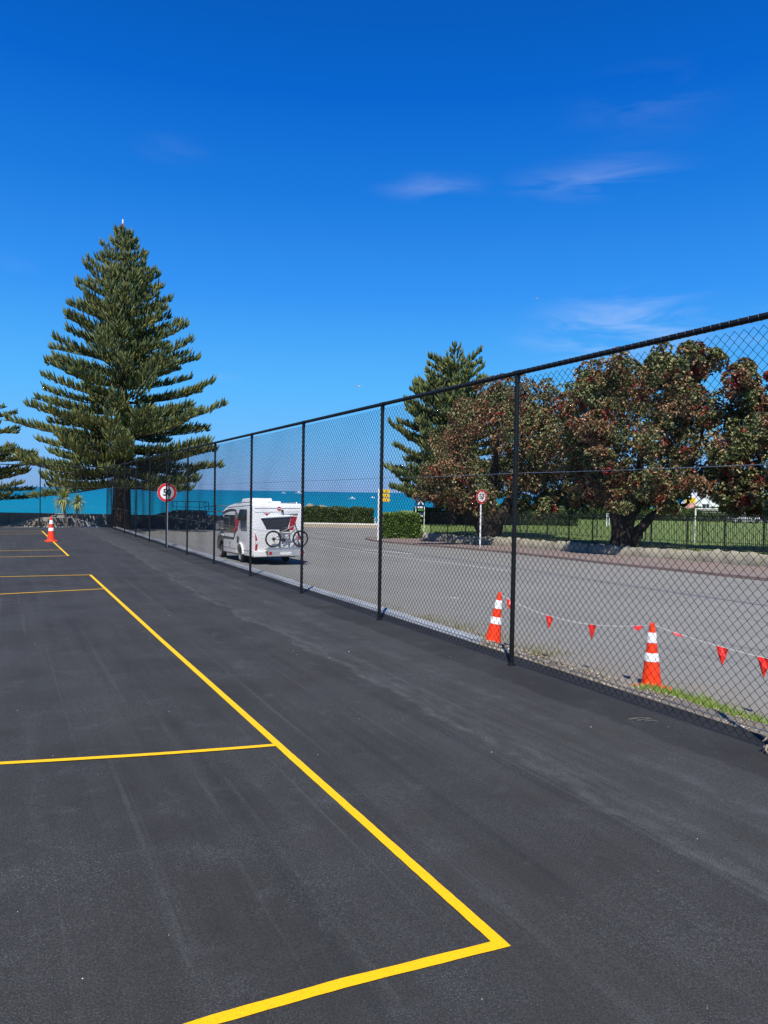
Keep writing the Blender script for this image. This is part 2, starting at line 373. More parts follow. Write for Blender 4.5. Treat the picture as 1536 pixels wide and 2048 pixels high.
# made things
m = Mat('black_pvc', (.005, .0056, .006), .5, spec=.3); m.mix(m.noise(14, 5), (.009, .010, .011)); BLACK = m.m
WIRE = simple('black_coated_wire', (.004, .005, .006), .7, spec=.15)
GALV = simple('galvanised_steel', (.38, .39, .40), .38, .85)
ALU = simple('brushed_aluminium', (.50, .52, .54), .38, .75, scale=20)
IRON = simple('black_iron_paint', (.010, .011, .012), .5)
DGREEN = simple('dark_green_paint', (.03, .045, .04), .55)
ORANGE = simple('orange_cone_plastic', (.95, .055, .008), .45, var=.15, scale=9)
REFL = simple('white_reflective_sleeve', (.82, .82, .80), .35, var=.08)
FLAG = simple('red_bunting_vinyl', (.88, .028, .016), .4, var=.15)
CORD = simple('white_cord', (.75, .74, .70), .7)
WHITE = simple('white_paint', (.78, .79, .79), .45, var=.07)
VANW = simple('white_van_gelcoat', (.88, .88, .86), .28, var=.05, scale=2)
VDARK = simple('charcoal_van_graphic', (.035, .038, .045), .35, var=.1)
VGREY = simple('mid_grey_van_trim', (.20, .21, .22), .45, var=.1)
VRED = simple('red_van_graphic', (.48, .012, .022), .35, var=.1)
m = Mat('dark_glass', (.012, .016, .022), .12, spec=.5); m.mix(m.noise(1.4, 3), (.05, .055, .06)); GLASS = m.m
TAIL = simple('tail_light_lens', (.50, .006, .010), .15, spec=.8, var=.15)
RUB = simple('tyre_rubber', (.018, .018, .019), .8)
BIKE = simple('bicycle_dark_paint', (.028, .028, .030), .35)
SIGNR = simple('red_sign_sheet', (.62, .018, .022), .4, var=.08)
SIGNW = simple('white_sign_sheet', (.80, .80, .78), .4, var=.06)
SIGNK = simple('black_sign_print', (.012, .012, .014), .5)
SIGNY = simple('yellow_sign_sheet', (.85, .56, .01), .45, var=.12)
SIGNB = simple('blue_sign_sheet', (.008, .045, .16), .4, var=.1)
SIGNG = simple('green_sign_sheet', (.10, .30, .06), .45)
TIMB = simple('weathered_timber', (.30, .25, .18), .85, var=.4, scale=8)
BLUEW = simple('blue_wall_paint', (.02, .28, .46), .5)
GREENR = simple('green_roof_paint', (.16, .34, .24), .6)
REDW = simple('red_wall_paint', (.34, .035, .025), .6)
PINKS = simple('pink_sign_sheet', (.75, .35, .30), .5)
GULLW = simple('gull_feathers', (.70, .70, .68), .7)
ROCK = simple('pale_rock', (.34, .29, .23), .95, var=.45, scale=2)
NETM = simple('white_net_cord', (.7, .7, .7), .7)
YRUB = simple('yellow_kerb_paint', (.55, .42, .05), .7, var=.3)

# ------------------------------------------------------------------ setting: ground sheets
def rows_sheet(name, rows, zf, mat, dz=0.0, skirt=None, nx=6, kind='structure'):
    """rows: (Y, xL, xR) sorted by Y; the surface follows zf(Y); skirt: z of the bottom edge"""
    V = []; F = []
    for (Y, a, b) in rows:
        for i in range(nx + 1): V.append((a + (b - a) * i / nx, Y, zf(Y) + dz))
    w = nx + 1
    for r in range(len(rows) - 1):
        for i in range(nx): F.append((r*w+i, r*w+i+1, (r+1)*w+i+1, (r+1)*w+i))
    if skirt is not None:
        ring = [i for i in range(w)] + [r*w+nx for r in range(1, len(rows))] + [(len(rows)-1)*w+i for i in range(nx-1, -1, -1)] + [r*w for r in range(len(rows)-2, 0, -1)]
        b = len(V)
        for i in ring: V.append((V[i][0], V[i][1], skirt))
        k = len(ring)
        for i in range(k): F.append((ring[(i+1) % k], ring[i], b+i, b+(i+1) % k))
    me = bpy.data.meshes.new(name); me.from_pydata(V, [], F); me.update(); me.materials.append(mat)
    o = link(name, me)
    return tag(o, kind=kind) if kind else o
def fr(Ys, f): return [(Y, *f(Y)) for Y in Ys]
LIP = 5.00
KERB = [(-60, 33), (0, 22.6), (20, 17.7), (28.35, 14.6), (31.6, 13.3), (37.3, 10.9), (42, 9.3), (46.9, 7.5), (52, 4.9), (56.6, 2.0), (60, .2), (63, -1.15), (65, -1.65), (67, -1.3), (69, -.7), (101, -.6)]
WALL = [(-60, 40), (0, 28.5), (15, 24.2), (22, 22.2), (29, 19.9), (34.9, 17.96), (39.4, 16.2), (45.1, 13.05), (54, 9.25), (58.6, 6.35), (63.7, 3.30), (70, 3.1), (150, 3.0)]
kx = lambda Y: float(np.interp(Y, [a for a, b in KERB], [b for a, b in KERB]))
wx = lambda Y: float(np.interp(Y, [a for a, b in WALL], [b for a, b in WALL]))
lx = lambda Y, v: (v - .454 * Y) / .891
YS = sorted(set([-60, -30, -15] + list(range(0, 62, 2)) + [62, 65, 67, 69, 75, 85, 95, 101] + [y for y, _ in KERB] ))

rows_sheet('ground', fr(YS, lambda Y: (-200, 160 if Y < 62 else 40)), rz, GRAVEL, 0, -9, 24)
rows_sheet('road', fr([y for y in YS if y <= 92], lambda Y: (lx(Y, 7.3) if Y < 70 else -44, kx(Y))), rz, ROAD, .005)
rows_sheet('footpath', fr([y for y in YS if y <= 67], lambda Y: (kx(Y) + .16, wx(Y) + .15)), rz, PATH, .12)
LYS = sorted(set([y for y, _ in WALL if y >= 0] + list(range(0, 62, 3)) + [62, 64, 80, 100, 125, 150]))
rows_sheet('lawn', fr(LYS, lambda Y: (wx(Y) + .30, 220)), lz, LAWN, 0, -9, 10)
# kerb stones along the footpath
kp = [(kx(y), y) for y in np.arange(0, 67.01, 1.1)]
mb = MB()
for i in range(len(kp) - 1):
    (x0, y0), (x1, y1) = kp[i], kp[i+1]; g = .012
    z0, z1 = rz(y0), rz(y1)
    y1 -= g
    mb.add([(x0, y0, z0-.1), (x0+.17, y0, z0-.1), (x1+.17, y1, z1-.1), (x1, y1, z1-.1), (x0+.03, y0, z0+.125), (x0+.17, y0, z0+.13), (x1+.17, y1, z1+.13), (x1+.03, y1, z1+.125)],
           [(0,3,2,1),(4,5,6,7),(0,1,5,4),(1,2,6,5),(2,3,7,6),(3,0,4,7)])
tag(mb.build('footpath_kerb', simple('worn_red_kerb', (.20, .145, .130), .9, var=.35, scale=3)), kind='structure')

# court platform
def cpt(u, v, dz=0): x, y = uv(u, v); return (x, y, cz(y) + dz)
U0, U1, V0 = -22, 40.15, -60
mb = MB()
us = np.linspace(U0, U1, 22); vs = [V0, -30, -10, 0, 2.5, LIP]
idx = {}
for i, a in enumerate(us):
    for j, b in enumerate(vs): idx[i, j] = len(mb.v); mb.v.append(cpt(a, b))
for i in range(len(us) - 1):
    for j in range(len(vs) - 1): mb.f.append((idx[i,j], idx[i+1,j], idx[i+1,j+1], idx[i,j+1])); mb.m.append(0)
for i in range(len(us) - 1):
    a, b = idx[i, len(vs)-1], idx[i+1, len(vs)-1]
    k = len(mb.v); mb.v += [(*mb.v[a][:2], mb.v[a][2]-.12), (*mb.v[b][:2], mb.v[b][2]-.12)]; mb.f.append((a, b, k+1, k)); mb.m.append(0)
for j in range(len(vs) - 1):
    a, b = idx[len(us)-1, j], idx[len(us)-1, j+1]
    k = len(mb.v); mb.v += [(*mb.v[a][:2], -4), (*mb.v[b][:2], -4)]; mb.f.append((a, b, k+1, k)); mb.m.append(0)
tag(mb.build('court_surface', COURT), kind='structure')
# bank falling from the court edge to the road
def bank_z(v, Y):
    c = cz(Y) - .03; r = rz(Y) + .03
    t = min(1, max(0, (v - 5.32) / 1.9)); s = t * t * (3 - 2 * t)
    return c - .04 * min(1, max(0, (v - 5.0) / .3)) + (r - c) * s - (.12 if v > 7.2 else 0)
mb = MB(); bus = np.arange(-22, 41, .5); bvs = [4.9, 5.0, 5.12, 5.25, 5.4, 5.7, 6.1, 6.5, 6.9, 7.2, 7.7]
for a in bus:
    for b in bvs:
        x, y = uv(a, b); n_ = (.02 * math.sin(a * 5.1 + b * 9) + .015 * math.sin(a * 13.7 + b * 3)) if b > 5.05 else 0
        mb.v.append((x, y, bank_z(b, y) + n_ - (.05 if b < 5 else 0)))
w = len(bvs)
for i in range(len(bus) - 1):
    for j in range(w - 1): mb.f.append((i*w+j, (i+1)*w+j, (i+1)*w+j+1, i*w+j+1)); mb.m.append(0)
tag(mb.build('gravel_bank', GRAVEL, smooth=True), kind='structure')
# concrete edging strip beyond the fence, laid in lengths
es = thing('concrete_edging', 'pale concrete edging strip laid in lengths just outside the long black fence', 'edging', (0, 0, 0))
a = 7.6; k = 0
while a < 40:
    ln = 2.4 if k % 3 else 1.8
    b = min(a + ln, 40.1); mb = MB()
    h = .012 + .006 * math.sin(k * 2.3)
    p = [cpt(a, LIP + .02), cpt(b - .02, LIP + .02), cpt(b - .02, LIP + .27), cpt(a, LIP + .27)]
    mb.add([(x, y, z - .5) for x, y, z in p] + [(x, y, z + h) for x, y, z in p], [(0,3,2,1),(4,5,6,7),(0,1,5,4),(1,2,6,5),(2,3,7,6),(3,0,4,7)])
    mb.build('edging_slab', PALE, es, bevel=.008); a = b; k += 1

# painted court lines (thin raised film of paint)
def paint(name, pts, w=.05, mat=YELLOW, dz=.004, zf=cz):
    mb = MB(); pts = [Vector((x, y)) for x, y in pts]; out = []
    for i, p in enumerate(pts):
        t = (pts[min(i+1, len(pts)-1)] - pts[max(i-1, 0)]).normalized(); nrm = Vector((-t.y, t.x)); out.append((p + nrm * w / 2, p - nrm * w / 2))
    for a, b in out: mb.v += [(a.x, a.y, zf(a.y) + dz), (b.x, b.y, zf(b.y) + dz)]
    for i in range(len(pts) - 1): mb.f.append((2*i, 2*i+1, 2*i+3, 2*i+2)); mb.m.append(0)
    return mb.build(name, mat)
def lines(name, side, crosses):
    mb = MB()
    def seg(pts, w, dz):
        P0_ = [Vector(p) for p in pts]; P = [P0_[0]]
        for a_, b_ in zip(P0_, P0_[1:]):
            k_ = max(1, int((b_ - a_).length / (.05 if max(a_.y, b_.y) < 5.2 else 2.0)))
            P += [a_.lerp(b_, i_ / k_) for i_ in range(1, k_ + 1)]
        b = len(mb.v)
        for i, p in enumerate(P):
            ta = (P[i] - P[i-1]).normalized() if i else (P[1] - P[0]).normalized(); tb_ = (P[i+1] - P[i]).normalized() if i < len(P) - 1 else ta
            nn = (Vector((-ta.y, ta.x)) + Vector((-tb_.y, tb_.x))).normalized(); nn = nn * (w / 2 / max(.25, nn.dot(Vector((-ta.y, ta.x)))))
            for q in (p + nn * random.uniform(.95, 1.04), p - nn * random.uniform(.95, 1.04)): mb.v.append((q.x, q.y, cz(q.y) + dz))
        for i in range(len(P) - 1): mb.f.append((b+2*i, b+2*i+1, b+2*i+3, b+2*i+2)); mb.m.append(0)
    seg(side, .052, .004)
    for c_ in crosses: seg(c_, .05, .0058)
    return tag(mb.build(name, YELLOW), kind='structure')
s0 = (.485, 2.80)
lines('yellow_court_line', [(-4, .5), (-1.6, 1.80), (-.52, 2.385), (-.115, 2.578), (.475, 2.825), (-.70, 5.09), uv(9, 1.66), uv(14.1, 1.645), uv(16.62, 1.64)],
      [[(-.69, 5.08), (-.90, 5.015), (-1.12, 4.95), (-1.35, 4.885), (-1.6, 4.82), (-1.87, 4.755), (-2.15, 4.69), (-2.45, 4.625), (-3.4, 4.41), (-6, 3.7)],
       [uv(14.1, 1.645), uv(13.9, 0), uv(13.75, -2), uv(13.6, -12)], [uv(16.6, 1.665), uv(16.75, 0), uv(16.7, -2), uv(16.6, -12)]])
lines('yellow_court_line', [uv(21.8, 1.60), uv(29, 1.58), uv(36.1, 1.57)],
      [[uv(21.82, 1.62), uv(21.8, -12)], [uv(24.15, 1.6), uv(24.1, -12)], [uv(33.7, 1.58), uv(33.7, -12)], [uv(36.08, 1.59), uv(36.05, -12)]])
# road paint
ROADW = simple('worn_white_road_paint', (.62, .62, .60), .7, var=.35, scale=30)
tag(paint('road_centre_marking', [(-1.35, 48.0), (.2, 46.2), (1.75, 43.6)], .28, ROADW, .010, rz), kind='structure')
tag(paint('road_lane_marking', [(-4.6, 53.8), (-3.6, 51.3), (-1.0, 44.8), (1.8, 38.4), (5.35, 31.5)], .11, ROADW, .010, rz), kind='structure')
for x, y in ((-3.3, 39.5), (-2.2, 40.5), (1.9, 20.9), (-.6, 30)):
    tag(paint('road_marker_spot', [(x, y), (x + .22, y - .12)], .12, ROADW, .010, rz), kind='structure')

# sea
V = []; ys = [85, 120, 200, 400, 900, 2500, 8000, 25000]
mb = MB()
for y in ys:
    for x in (-1.6, -.8, 0, .8, 1.6): mb.v.append((x * max(y, 500), y, -6.5))
for i in range(len(ys)-1):
    for j in range(4): mb.f.append((i*5+j, i*5+j+1, (i+1)*5+j+1, (i+1)*5+j)); mb.m.append(0)
tag(mb.build('sea', SEA), kind='structure')

# ------------------------------------------------------------------ chain link fences
BAY = 3.05; FH = 3.0
def panel_mesh(seed):
    nw = 78; nl = 73; w = BAY / nw; hh = (FH - .08) / nl; r = .0027
    rr = np.random.default_rng(seed)
    j = np.arange(nl + 1); V = np.zeros((nw, nl + 1, 3, 3)); 
    for k in range(nw):
        side = (j + k) % 2
        x = (k + side) * w; z = .03 + j * hh
        belly = .018 * math.sin(k * .11 + seed) * np.sin(z * 1.3) + .012 * np.sin(z * 3.1 + k * .05)
        xx = x + .006 * np.sin(z * 2.1 + k * .17 + seed) * np.sin(np.pi * x / BAY)
        y = -.034 + belly * np.sin(np.pi * x / BAY) + np.where(side == 1, .0022, -.0022)
        for a in range(3):
            an = 2.094 * a + .5
            V[k, :, a, 0] = xx + r * math.cos(an); V[k, :, a, 1] = y + r * math.sin(an); V[k, :, a, 2] = z
    Q = []
    base = (np.arange(nw)[:, None] * (nl + 1) + np.arange(nl)[None, :]) * 3
    for a in range(3):
        b = (a + 1) % 3
        Q.append(np.stack([base + a, base + b, base + 3 + b, base + 3 + a], -1).reshape(-1, 4))
    return V.reshape(-1, 3), np.concatenate(Q)
panels = []
for sd_ in (1, 5, 9):
    Vp, Qp = panel_mesh(sd_); o = npmesh('chain_link_mesh', Vp, Qp, WIRE); panels.append(o.data); bpy.data.objects.remove(o)
def keep(mb, name, mats, **k):
    o = mb.build(name, mats, **k); me = o.data; bpy.data.objects.remove(o); return me
post_me = keep(MB().tube([(0, 0, -.05), (0, 0, FH - .01)], .0243, 14), 'post', BLACK, smooth=True)
cap_mb = MB().tube([(-.06, 0, FH), (.06, 0, FH)], .029, 14).tube([(0, 0, FH - .10), (0, 0, FH - .02)], .028, 14)
cap_me = keep(cap_mb, 'rail_bracket', BLACK, smooth=True)
bolt_me = keep(MB().tube([(.012, -.036, FH - .045), (.012, -.024, FH - .045)], .008, 6), 'bolt', GALV)
rail_me = keep(MB().tube([(0, 0, FH), (BAY, 0, FH)], .0243, 14), 'top_rail', BLACK, smooth=True)
tie = MB()
for k in range(39):
    x = (k + .5) * BAY / 39
    tie.tube([(x + .012 * math.sin(a) * .5, .0262 * math.cos(a), FH + .0262 * math.sin(a)) for a in np.linspace(0, 2 * math.pi, 9)[:-1]], .0024, 4, closed=True)
for k in range(9):
    z = .3 + k * .32
    tie.tube([(.028 * math.cos(a), .028 * math.sin(a), z) for a in np.linspace(0, 2 * math.pi, 9)[:-1]], .003, 4, closed=True)
tie_me = keep(tie, 'tie_wires', GALV if False else BLACK)
dots = MB()
for k in range(39):
    x = (k + .5) * BAY / 39; dots.box(x - .003, x + .003, -.0325, -.0285, FH + .004, FH + .012)
for k in range(9): dots.box(-.003, .003, -.0325, -.0285, .3 + k * .32, .308 + k * .32)
dots_me = keep(dots, 'tie_ends', GALV)
def strain(z, r=.0022, sag=.0):
    return MB().tube([(0, -.031, z), (BAY * .25, -.030, z - sag * .7), (BAY * .5, -.031, z - sag), (BAY * .75, -.030, z - sag * .7), (BAY, -.031, z)], r, 5)
wires = [keep(strain(z, .0028 if z > .5 else .0042, .006), 'strain_wire', GALV) for z in (.13, 1.0, 1.98)]
base_me = keep(MB().lathe([(.045, -.01), (.045, .012), (.03, .02)], 14), 'post_collar', BLACK, smooth=True)

def chain_fence(root, p0, direction, n0, n1, label_last=True):
    ang = math.atan2(direction[1], direction[0])
    for i in range(n0, n1 + 1):
        x = p0[0] + direction[0] * BAY * i; y = p0[1] + direction[1] * BAY * i; z = cz(y)
        s = i - n0
        po = link('post', post_me, root, (x, y, z), (0, 0, ang))
        link('rail_bracket', cap_me, po); link('bolt', bolt_me, po); link('post_collar', base_me, po)
        if i == n1: break
        slope = math.atan2(cz(y + direction[1] * BAY) - z, BAY)
        rot = (0, -slope, ang)
        ra = link('top_rail', rail_me, root, (x, y, z), rot)
        tag(link('tie_wires', tie_me, ra), kind='stuff'); tag(link('tie_ends', dots_me, ra), kind='stuff')
        pn = link('chain_link_mesh', panels[(i * 7 + 3) % 3], root, (x, y, z), rot); tag(pn, kind='stuff')
        for w_ in wires: link('strain_wire', w_, root, (x, y, z), rot)
P0 = uv(6.25, 4.69)
f1 = thing('chain_link_fence', 'long black chain link fence from the right foreground along the court to its far corner', 'fence')
chain_fence(f1, P0, DU, -4, 11)
PC = uv(6.25 + BAY * 11, 4.69 )
f2 = thing('chain_link_fence', 'black chain link fence across the far end of the court before the sea', 'fence')
chain_fence(f2, (PC[0] - DV[0] * .001, PC[1]), (-DV[0], -DV[1]), 0, 9)

# ------------------------------------------------------------------ traffic cones
def make_cone(label, loc, tilt=(0, 0), rz_=0.0, h=.9, group=None):
    t = thing('traffic_cone', label, 'traffic cone', loc, rz_, group); t.rotation_euler = (tilt[0], tilt[1], rz_)
    s = h / .9
    b = MB(); r = .205
    b.prism([(r, -r + .05), (r - .05, -r), (-r + .05, -r), (-r, -r + .05), (-r, r - .05), (-r + .05, r), (r - .05, r), (r, r - .05)], 0, .032, 'z')
    b.lathe([(.165, .032), (.150, .045), (.140, .06)], 24)
    b.v = [(x * s, y * s, z * s) for x, y, z in b.v]; b.build('base', ORANGE, t, smooth=True, bevel=.006)
    def R(z): return (.135 - (z - .05) * (.135 - .034) / .83)
    bd = MB().lathe([(R(.05) , .05), (R(.30), .30), (R(.44), .44), (R(.44) , .441), (R(.62), .62), (R(.78), .78), (R(.86), .86), (.036, .885), (.030, .90), (.016, .903)], 28)
    bd.v = [(x * s, y * s, z * s) for x, y, z in bd.v]; bd.build('body', ORANGE, t, smooth=True)
    for a, c_ in ((.385, .50), (.635, .775)):
        k = MB().lathe([(R(a) + .001, a), (R(a) + .004, a + .004), (R(c_) + .004, c_ - .004), (R(c_) + .001, c_)], 28, cap=False)
        k.v = [(x * s, y * s, z * s) for x, y, z in k.v]; k.build('reflective_band', REFL, t, smooth=True)
    return t
make_cone('traffic cone standing alone on the dark court by the far yellow line', (-11.55, 26.02, cz(26.02) + .001), (0, 0), rad(38), .86)
c1 = (3.67, 10.12, rz(10.12) + .004); c2 = (1.95, 13.2, rz(13.2) + .004)
make_cone('upright traffic cone with its base showing on the grass edge, right of the leaning one', c1, (0, rad(-1)), rad(28))
make_cone('leaning traffic cone seen just left of a black fence post, its base hidden', c2, (rad(2), rad(7)), rad(12), .97)
c3 = (5.35, 6.9, rz(6.9) + .004)
# bunting
def bunting():
    t = thing('bunting', 'string of small red triangular flags tied between orange cones beside the road', 'bunting')
    A = Vector((2.07, 13.2, c2[2] + .93)); B = Vector((3.67, 10.12, c1[2] + .875)); C_ = Vector((5.35, 6.9, c3[2] + .80))
    def cat(P, Q, s, n=24): return [P.lerp(Q, i / n) + Vector((0, 0, -s * 4 * (i / n) * (1 - i / n))) for i in range(n + 1)]
    p1 = cat(A, B, .20); p2 = cat(B, C_, .12)
    MB().tube(p1 + p2[1:], .0040, 5).build('cord', CORD, t)
    def at(P, s): f = s * (len(P) - 1); i = min(int(f), len(P) - 2); return P[i].lerp(P[i+1], f - i), (P[i+1] - P[i]).normalized()
    for P, s, sw, ln, fold in ((p1, .085, .25, .16, 1.2), (p1, .385, .10, .21, .5), (p1, .665, -.05, .24, .1), (p1, .92, 1.25, .22, .9), (p2, .115, 1.5, .12, 1.3), (p2, .30, .15, .22, .6), (p2, .455, .05, .24, .2), (p2, .64, .4, .2, .4), (p2, .83, .2, .2, .4)):
        p, d = at(P, s); side = d.cross(Vector((0, 0, 1))).normalized()
        dn = Vector((0, 0, -1)) * math.cos(sw) + (d * .6 + side * .5).normalized() * math.sin(sw)
        w_ = .088; a = p - d * w_; b_ = p + d * w_; q = p + dn * ln; md = (a + b_) / 2
        m1 = a.lerp(q, .5) + side * .025 * fold; m2 = b_.lerp(q, .5) - side * .02 * fold; cc = md.lerp(q, .45) + side * .03
        mb = MB(); vs_ = [a, p, b_, m1, cc, m2, q]; th = side * .0012
        mb.add([x + th for x in vs_] + [x - th for x in vs_], [(0,1,4,3),(1,2,5,4),(3,4,6),(4,5,6),(7,10,11,8),(8,11,12,9),(10,13,11),(11,13,12),(0,3,10,7),(3,6,13,10),(6,5,12,13),(5,2,9,12),(2,1,8,9),(1,0,7,8)])
        mb.build('flag', FLAG, t, fix=True)
bunting()

# ------------------------------------------------------------------ signs
def text_mesh(txt, size, mat, name, parent, loc, rot, ext=.002, sx=1.0, bold=.0):
    cu = bpy.data.curves.new(name, 'FONT'); cu.body = txt; cu.size = size; cu.align_x = 'CENTER'; cu.align_y = 'CENTER'; cu.extrude = ext; cu.offset = bold
    tmp = bpy.data.objects.new(name, cu); COL.objects.link(tmp); bpy.context.view_layer.update()
    dg = bpy.context.evaluated_depsgraph_get(); me = bpy.data.meshes.new_from_object(tmp.evaluated_get(dg)); bpy.data.objects.remove(tmp)
    me.materials.clear(); me.materials.append(mat); me.name = name
    for v_ in me.vertices: v_.co.x *= sx
    o = link(name, me, parent, loc, rot); return o
def speed_sign(label, loc, rz_, d, zc, ptop, pr=.03):
    t = thing('speed_limit_sign', label, 'road sign', loc, rz_)
    MB().tube([(0, 0, -.1), (0, 0, ptop)], pr, 12).build('pole', WHITE, t, smooth=True)
    MB().lathe([(.001, pr + .030), (d/2, pr + .030), (d/2, pr + .027), (.001, pr + .027)], 40, (0, 0, zc), axis='y', cap=False)
    R = d / 2
    def disc(r0, r1, y0, y1, name, mat, par=t):
        mb = MB(); n = 40; vs_ = []
        for rr_, yy_ in ((r0, y0), (r1, y0), (r1, y1), (r0, y1)):
            for j in range(n): a = 2 * math.pi * j / n; vs_.append((rr_ * math.cos(a), yy_, zc + rr_ * math.sin(a)))
        fs = []
        for k in range(4):
            k2 = (k + 1) % 4
            for j in range(n): fs.append((k*n+j, k*n+(j+1) % n, k2*n+(j+1) % n, k2*n+j))
        return mb.add(vs_, fs).build(name, mat, par)
    yf = -pr - .012
    pl = disc(.001, R, yf, yf + .004, 'disc', SIGNW)
    disc(R * .73, R * .985, yf - .0025, yf - .0005, 'red_ring', SIGNR)
    text_mesh('50', d * .50, SIGNK, 'numerals', t, (0, yf - .003, zc - .004), (rad(90), 0, 0), .001, .86, .008)
    for sx in (-.2, .2):
        MB().box(sx - .015, sx + .015, yf + .004, yf + .02, zc - R * .5, zc + R * .5).build('bracket', GALV, t)
    for a in (35, 145, 215, 325):
        MB().lathe([(.009, 0), (.009, .004)], 8, (R * .86 * math.cos(rad(a)), yf - .0085, zc + R * .86 * math.sin(rad(a))), axis='y').build('rivet', GALV, t)
    return t
speed_sign('round 50 speed sign on a white pole just behind the fence, left of the motorhome', (-7.02, 24.25, -.30), rad(14), .60, 1.88, 2.05, .034)
speed_sign('50 speed sign on a thin white pole across the road, before the pohutukawa trees', (6.68, 51.81, rz(51.81)), rad(36), .98, 3.62, 3.6, .055)

t = thing('sign_post', 'white square post with a stack of yellow finger signs at the hedge corner', 'signpost', (-.42, 62.4, rz(62.4) + .1), 0)
MB().box(-.10, .10, -.10, .10, -.1, 4.25).build('post', WHITE, t, bevel=.01)
MB().prism([(-.10, 4.25), (.10, 4.25), (0, 4.36)], -.1, .1, 'y').build('post_cap', WHITE, t)
for k in range(3):
    z = 3.22 + k * .36
    b = MB().prism([(.12, z), (.82, z), (.92, z + .15), (.82, z + .30), (.12, z + .30)], -.05, -.02, 'y').build('finger_board', SIGNY, t)
    MB().box(.20, .72, -.056, -.051, z + .02, z + .05).build('stripe', SIGNR if k < 2 else SIGNK, b)
    MB().lathe([(.05, 0), (.05, .006)], 12, (.60, -.06, z + .17), axis='y').build('symbol', SIGNK, b)
t = thing('information_sign', 'blue sign with a white triangle at the left end of the iron fence', 'sign', (3.28, 68.3, rz(63) + .30), 0)
MB().box(.36, .42, -.03, .03, -.1, 3.35).box(-.42, -.36, -.03, .03, -.1, 3.35).build('post', WHITE, t)
b = MB().box(-.44, .44, -.06, -.035, 2.62, 3.36).build('panel', SIGNB, t)
MB().prism([(-.28, 2.74), (-.10, 2.74), (.05, 3.08), (.22, 2.74), (.34, 2.74), (.06, 3.28)], -.066, -.061, 'y').build('white_triangle', SIGNW, b)
for z, m_ in ((2.42, SIGNW), (2.18, SIGNG), (1.86, SIGNB), (1.64, SIGNW)):
    MB().box(-.22, .26, -.055, -.035, z, z + .15).build('plate', m_, t)

# ------------------------------------------------------------------ motorhome
VC = (-4.66, 33.0)
van = thing('motorhome', 'white motorhome with charcoal and red graphics parked on the road behind the fence', 'motorhome', (VC[0], VC[1], rz(VC[1]) + .005), math.atan2(-DU[0], DU[1]))
van.rotation_euler = (-rad(1.46), 0, math.atan2(-DU[0], DU[1]))
# living body: side profile (y, z) extruded across
prof = [(0.06, .36), (0.0, .50), (0, 2.50), (.05, 2.64), (.16, 2.70), (3.1, 2.68), (3.9, 2.60), (4.6, 2.44), (5.0, 2.30), (5.02, 2.20), (4.82, 2.16), (4.80, .38),
        (2.32, .38), (2.28, .62), (2.12, .78), (1.85, .84), (1.58, .78), (1.42, .62), (1.38, .36)]
MB().prism(prof, -1.14, 1.14, 'x').build('body', VANW, van, smooth=True, bevel=.045)
# cab
cab = [(4.78, .42), (4.78, 2.16), (5.05, 2.10), (5.55, 1.42), (6.35, 1.20), (6.62, .95), (6.66, .42), (6.15, .42), (6.10, .66), (5.90, .84), (5.62, .86), (5.40, .72), (5.30, .42)]
MB().prism(cab, -.98, .98, 'x').build('cab', simple('charcoal_cab_paint', (.045, .048, .052), .3, spec=.6), van, smooth=True, bevel=.04)
MB().prism([(4.86, 1.45), (4.86, 2.03), (5.02, 2.02), (5.42, 1.45)], -.992, -.983, 'x').build('cab_window', GLASS, van)
MB().prism([(4.86, 1.45), (4.86, 2.03), (5.02, 2.02), (5.42, 1.45)], .983, .992, 'x').build('cab_window', GLASS, van)
MB().add([(-.9, 5.09, 2.06), (.9, 5.09, 2.06), (.9, 5.565, 1.43), (-.9, 5.565, 1.43), (-.9, 5.10, 2.07), (.9, 5.10, 2.07), (.9, 5.575, 1.44), (-.9, 5.575, 1.44)],
         [(0,3,2,1),(4,5,6,7),(0,1,5,4),(1,2,6,5),(2,3,7,6),(3,0,4,7)]).build('windscreen', GLASS, van)
MB().tube([(-.98, 5.35, 1.12), (-1.02, 5.75, 1.20), (-.99, 6.1, 1.10)], .035, 8).build('cab_trim', VANW, van)
mr = MB().box(-1.42, -1.20, 5.30, 5.42, 1.38, 1.78).build('mirror', VDARK, van, bevel=.03)
MB().box(-1.38, -1.24, 5.292, 5.299, 1.43, 1.73).build('mirror_glass', ALU, mr)
MB().tube([(-.97, 5.2, 1.45), (-1.22, 5.36, 1.5)], .02, 6).build('mirror_arm', VDARK, mr)
mr = MB().box(1.20, 1.42, 5.30, 5.42, 1.38, 1.78).build('mirror', VDARK, van, bevel=.03)
# roof
r1 = MB().prism([(1.75, 2.68), (1.95, 2.95), (3.35, 2.93), (3.62, 2.66)], -.62, .38, 'x').build('roof_hatch', VANW, van, bevel=.04)
MB().box(-.626, .386, 1.95, 3.3, 2.735, 2.775).build('hatch_gap', VDARK, r1)
MB().box(-.1, .42, .75, 1.2, 2.69, 2.80).build('roof_vent', VANW, van, bevel=.05)
for x in (-1.0, 1.0): MB().tube([(x, .3, 2.70), (x, .32, 2.745), (x, 3.2, 2.725), (x, 3.22, 2.68)], .016, 6).build('roof_rail', ALU, van)
MB().prism([(3.95, 2.60), (4.1, 2.68), (4.85, 2.47), (4.95, 2.33)], -.75, .75, 'x').build('front_skylight', GLASS, van, bevel=.02)
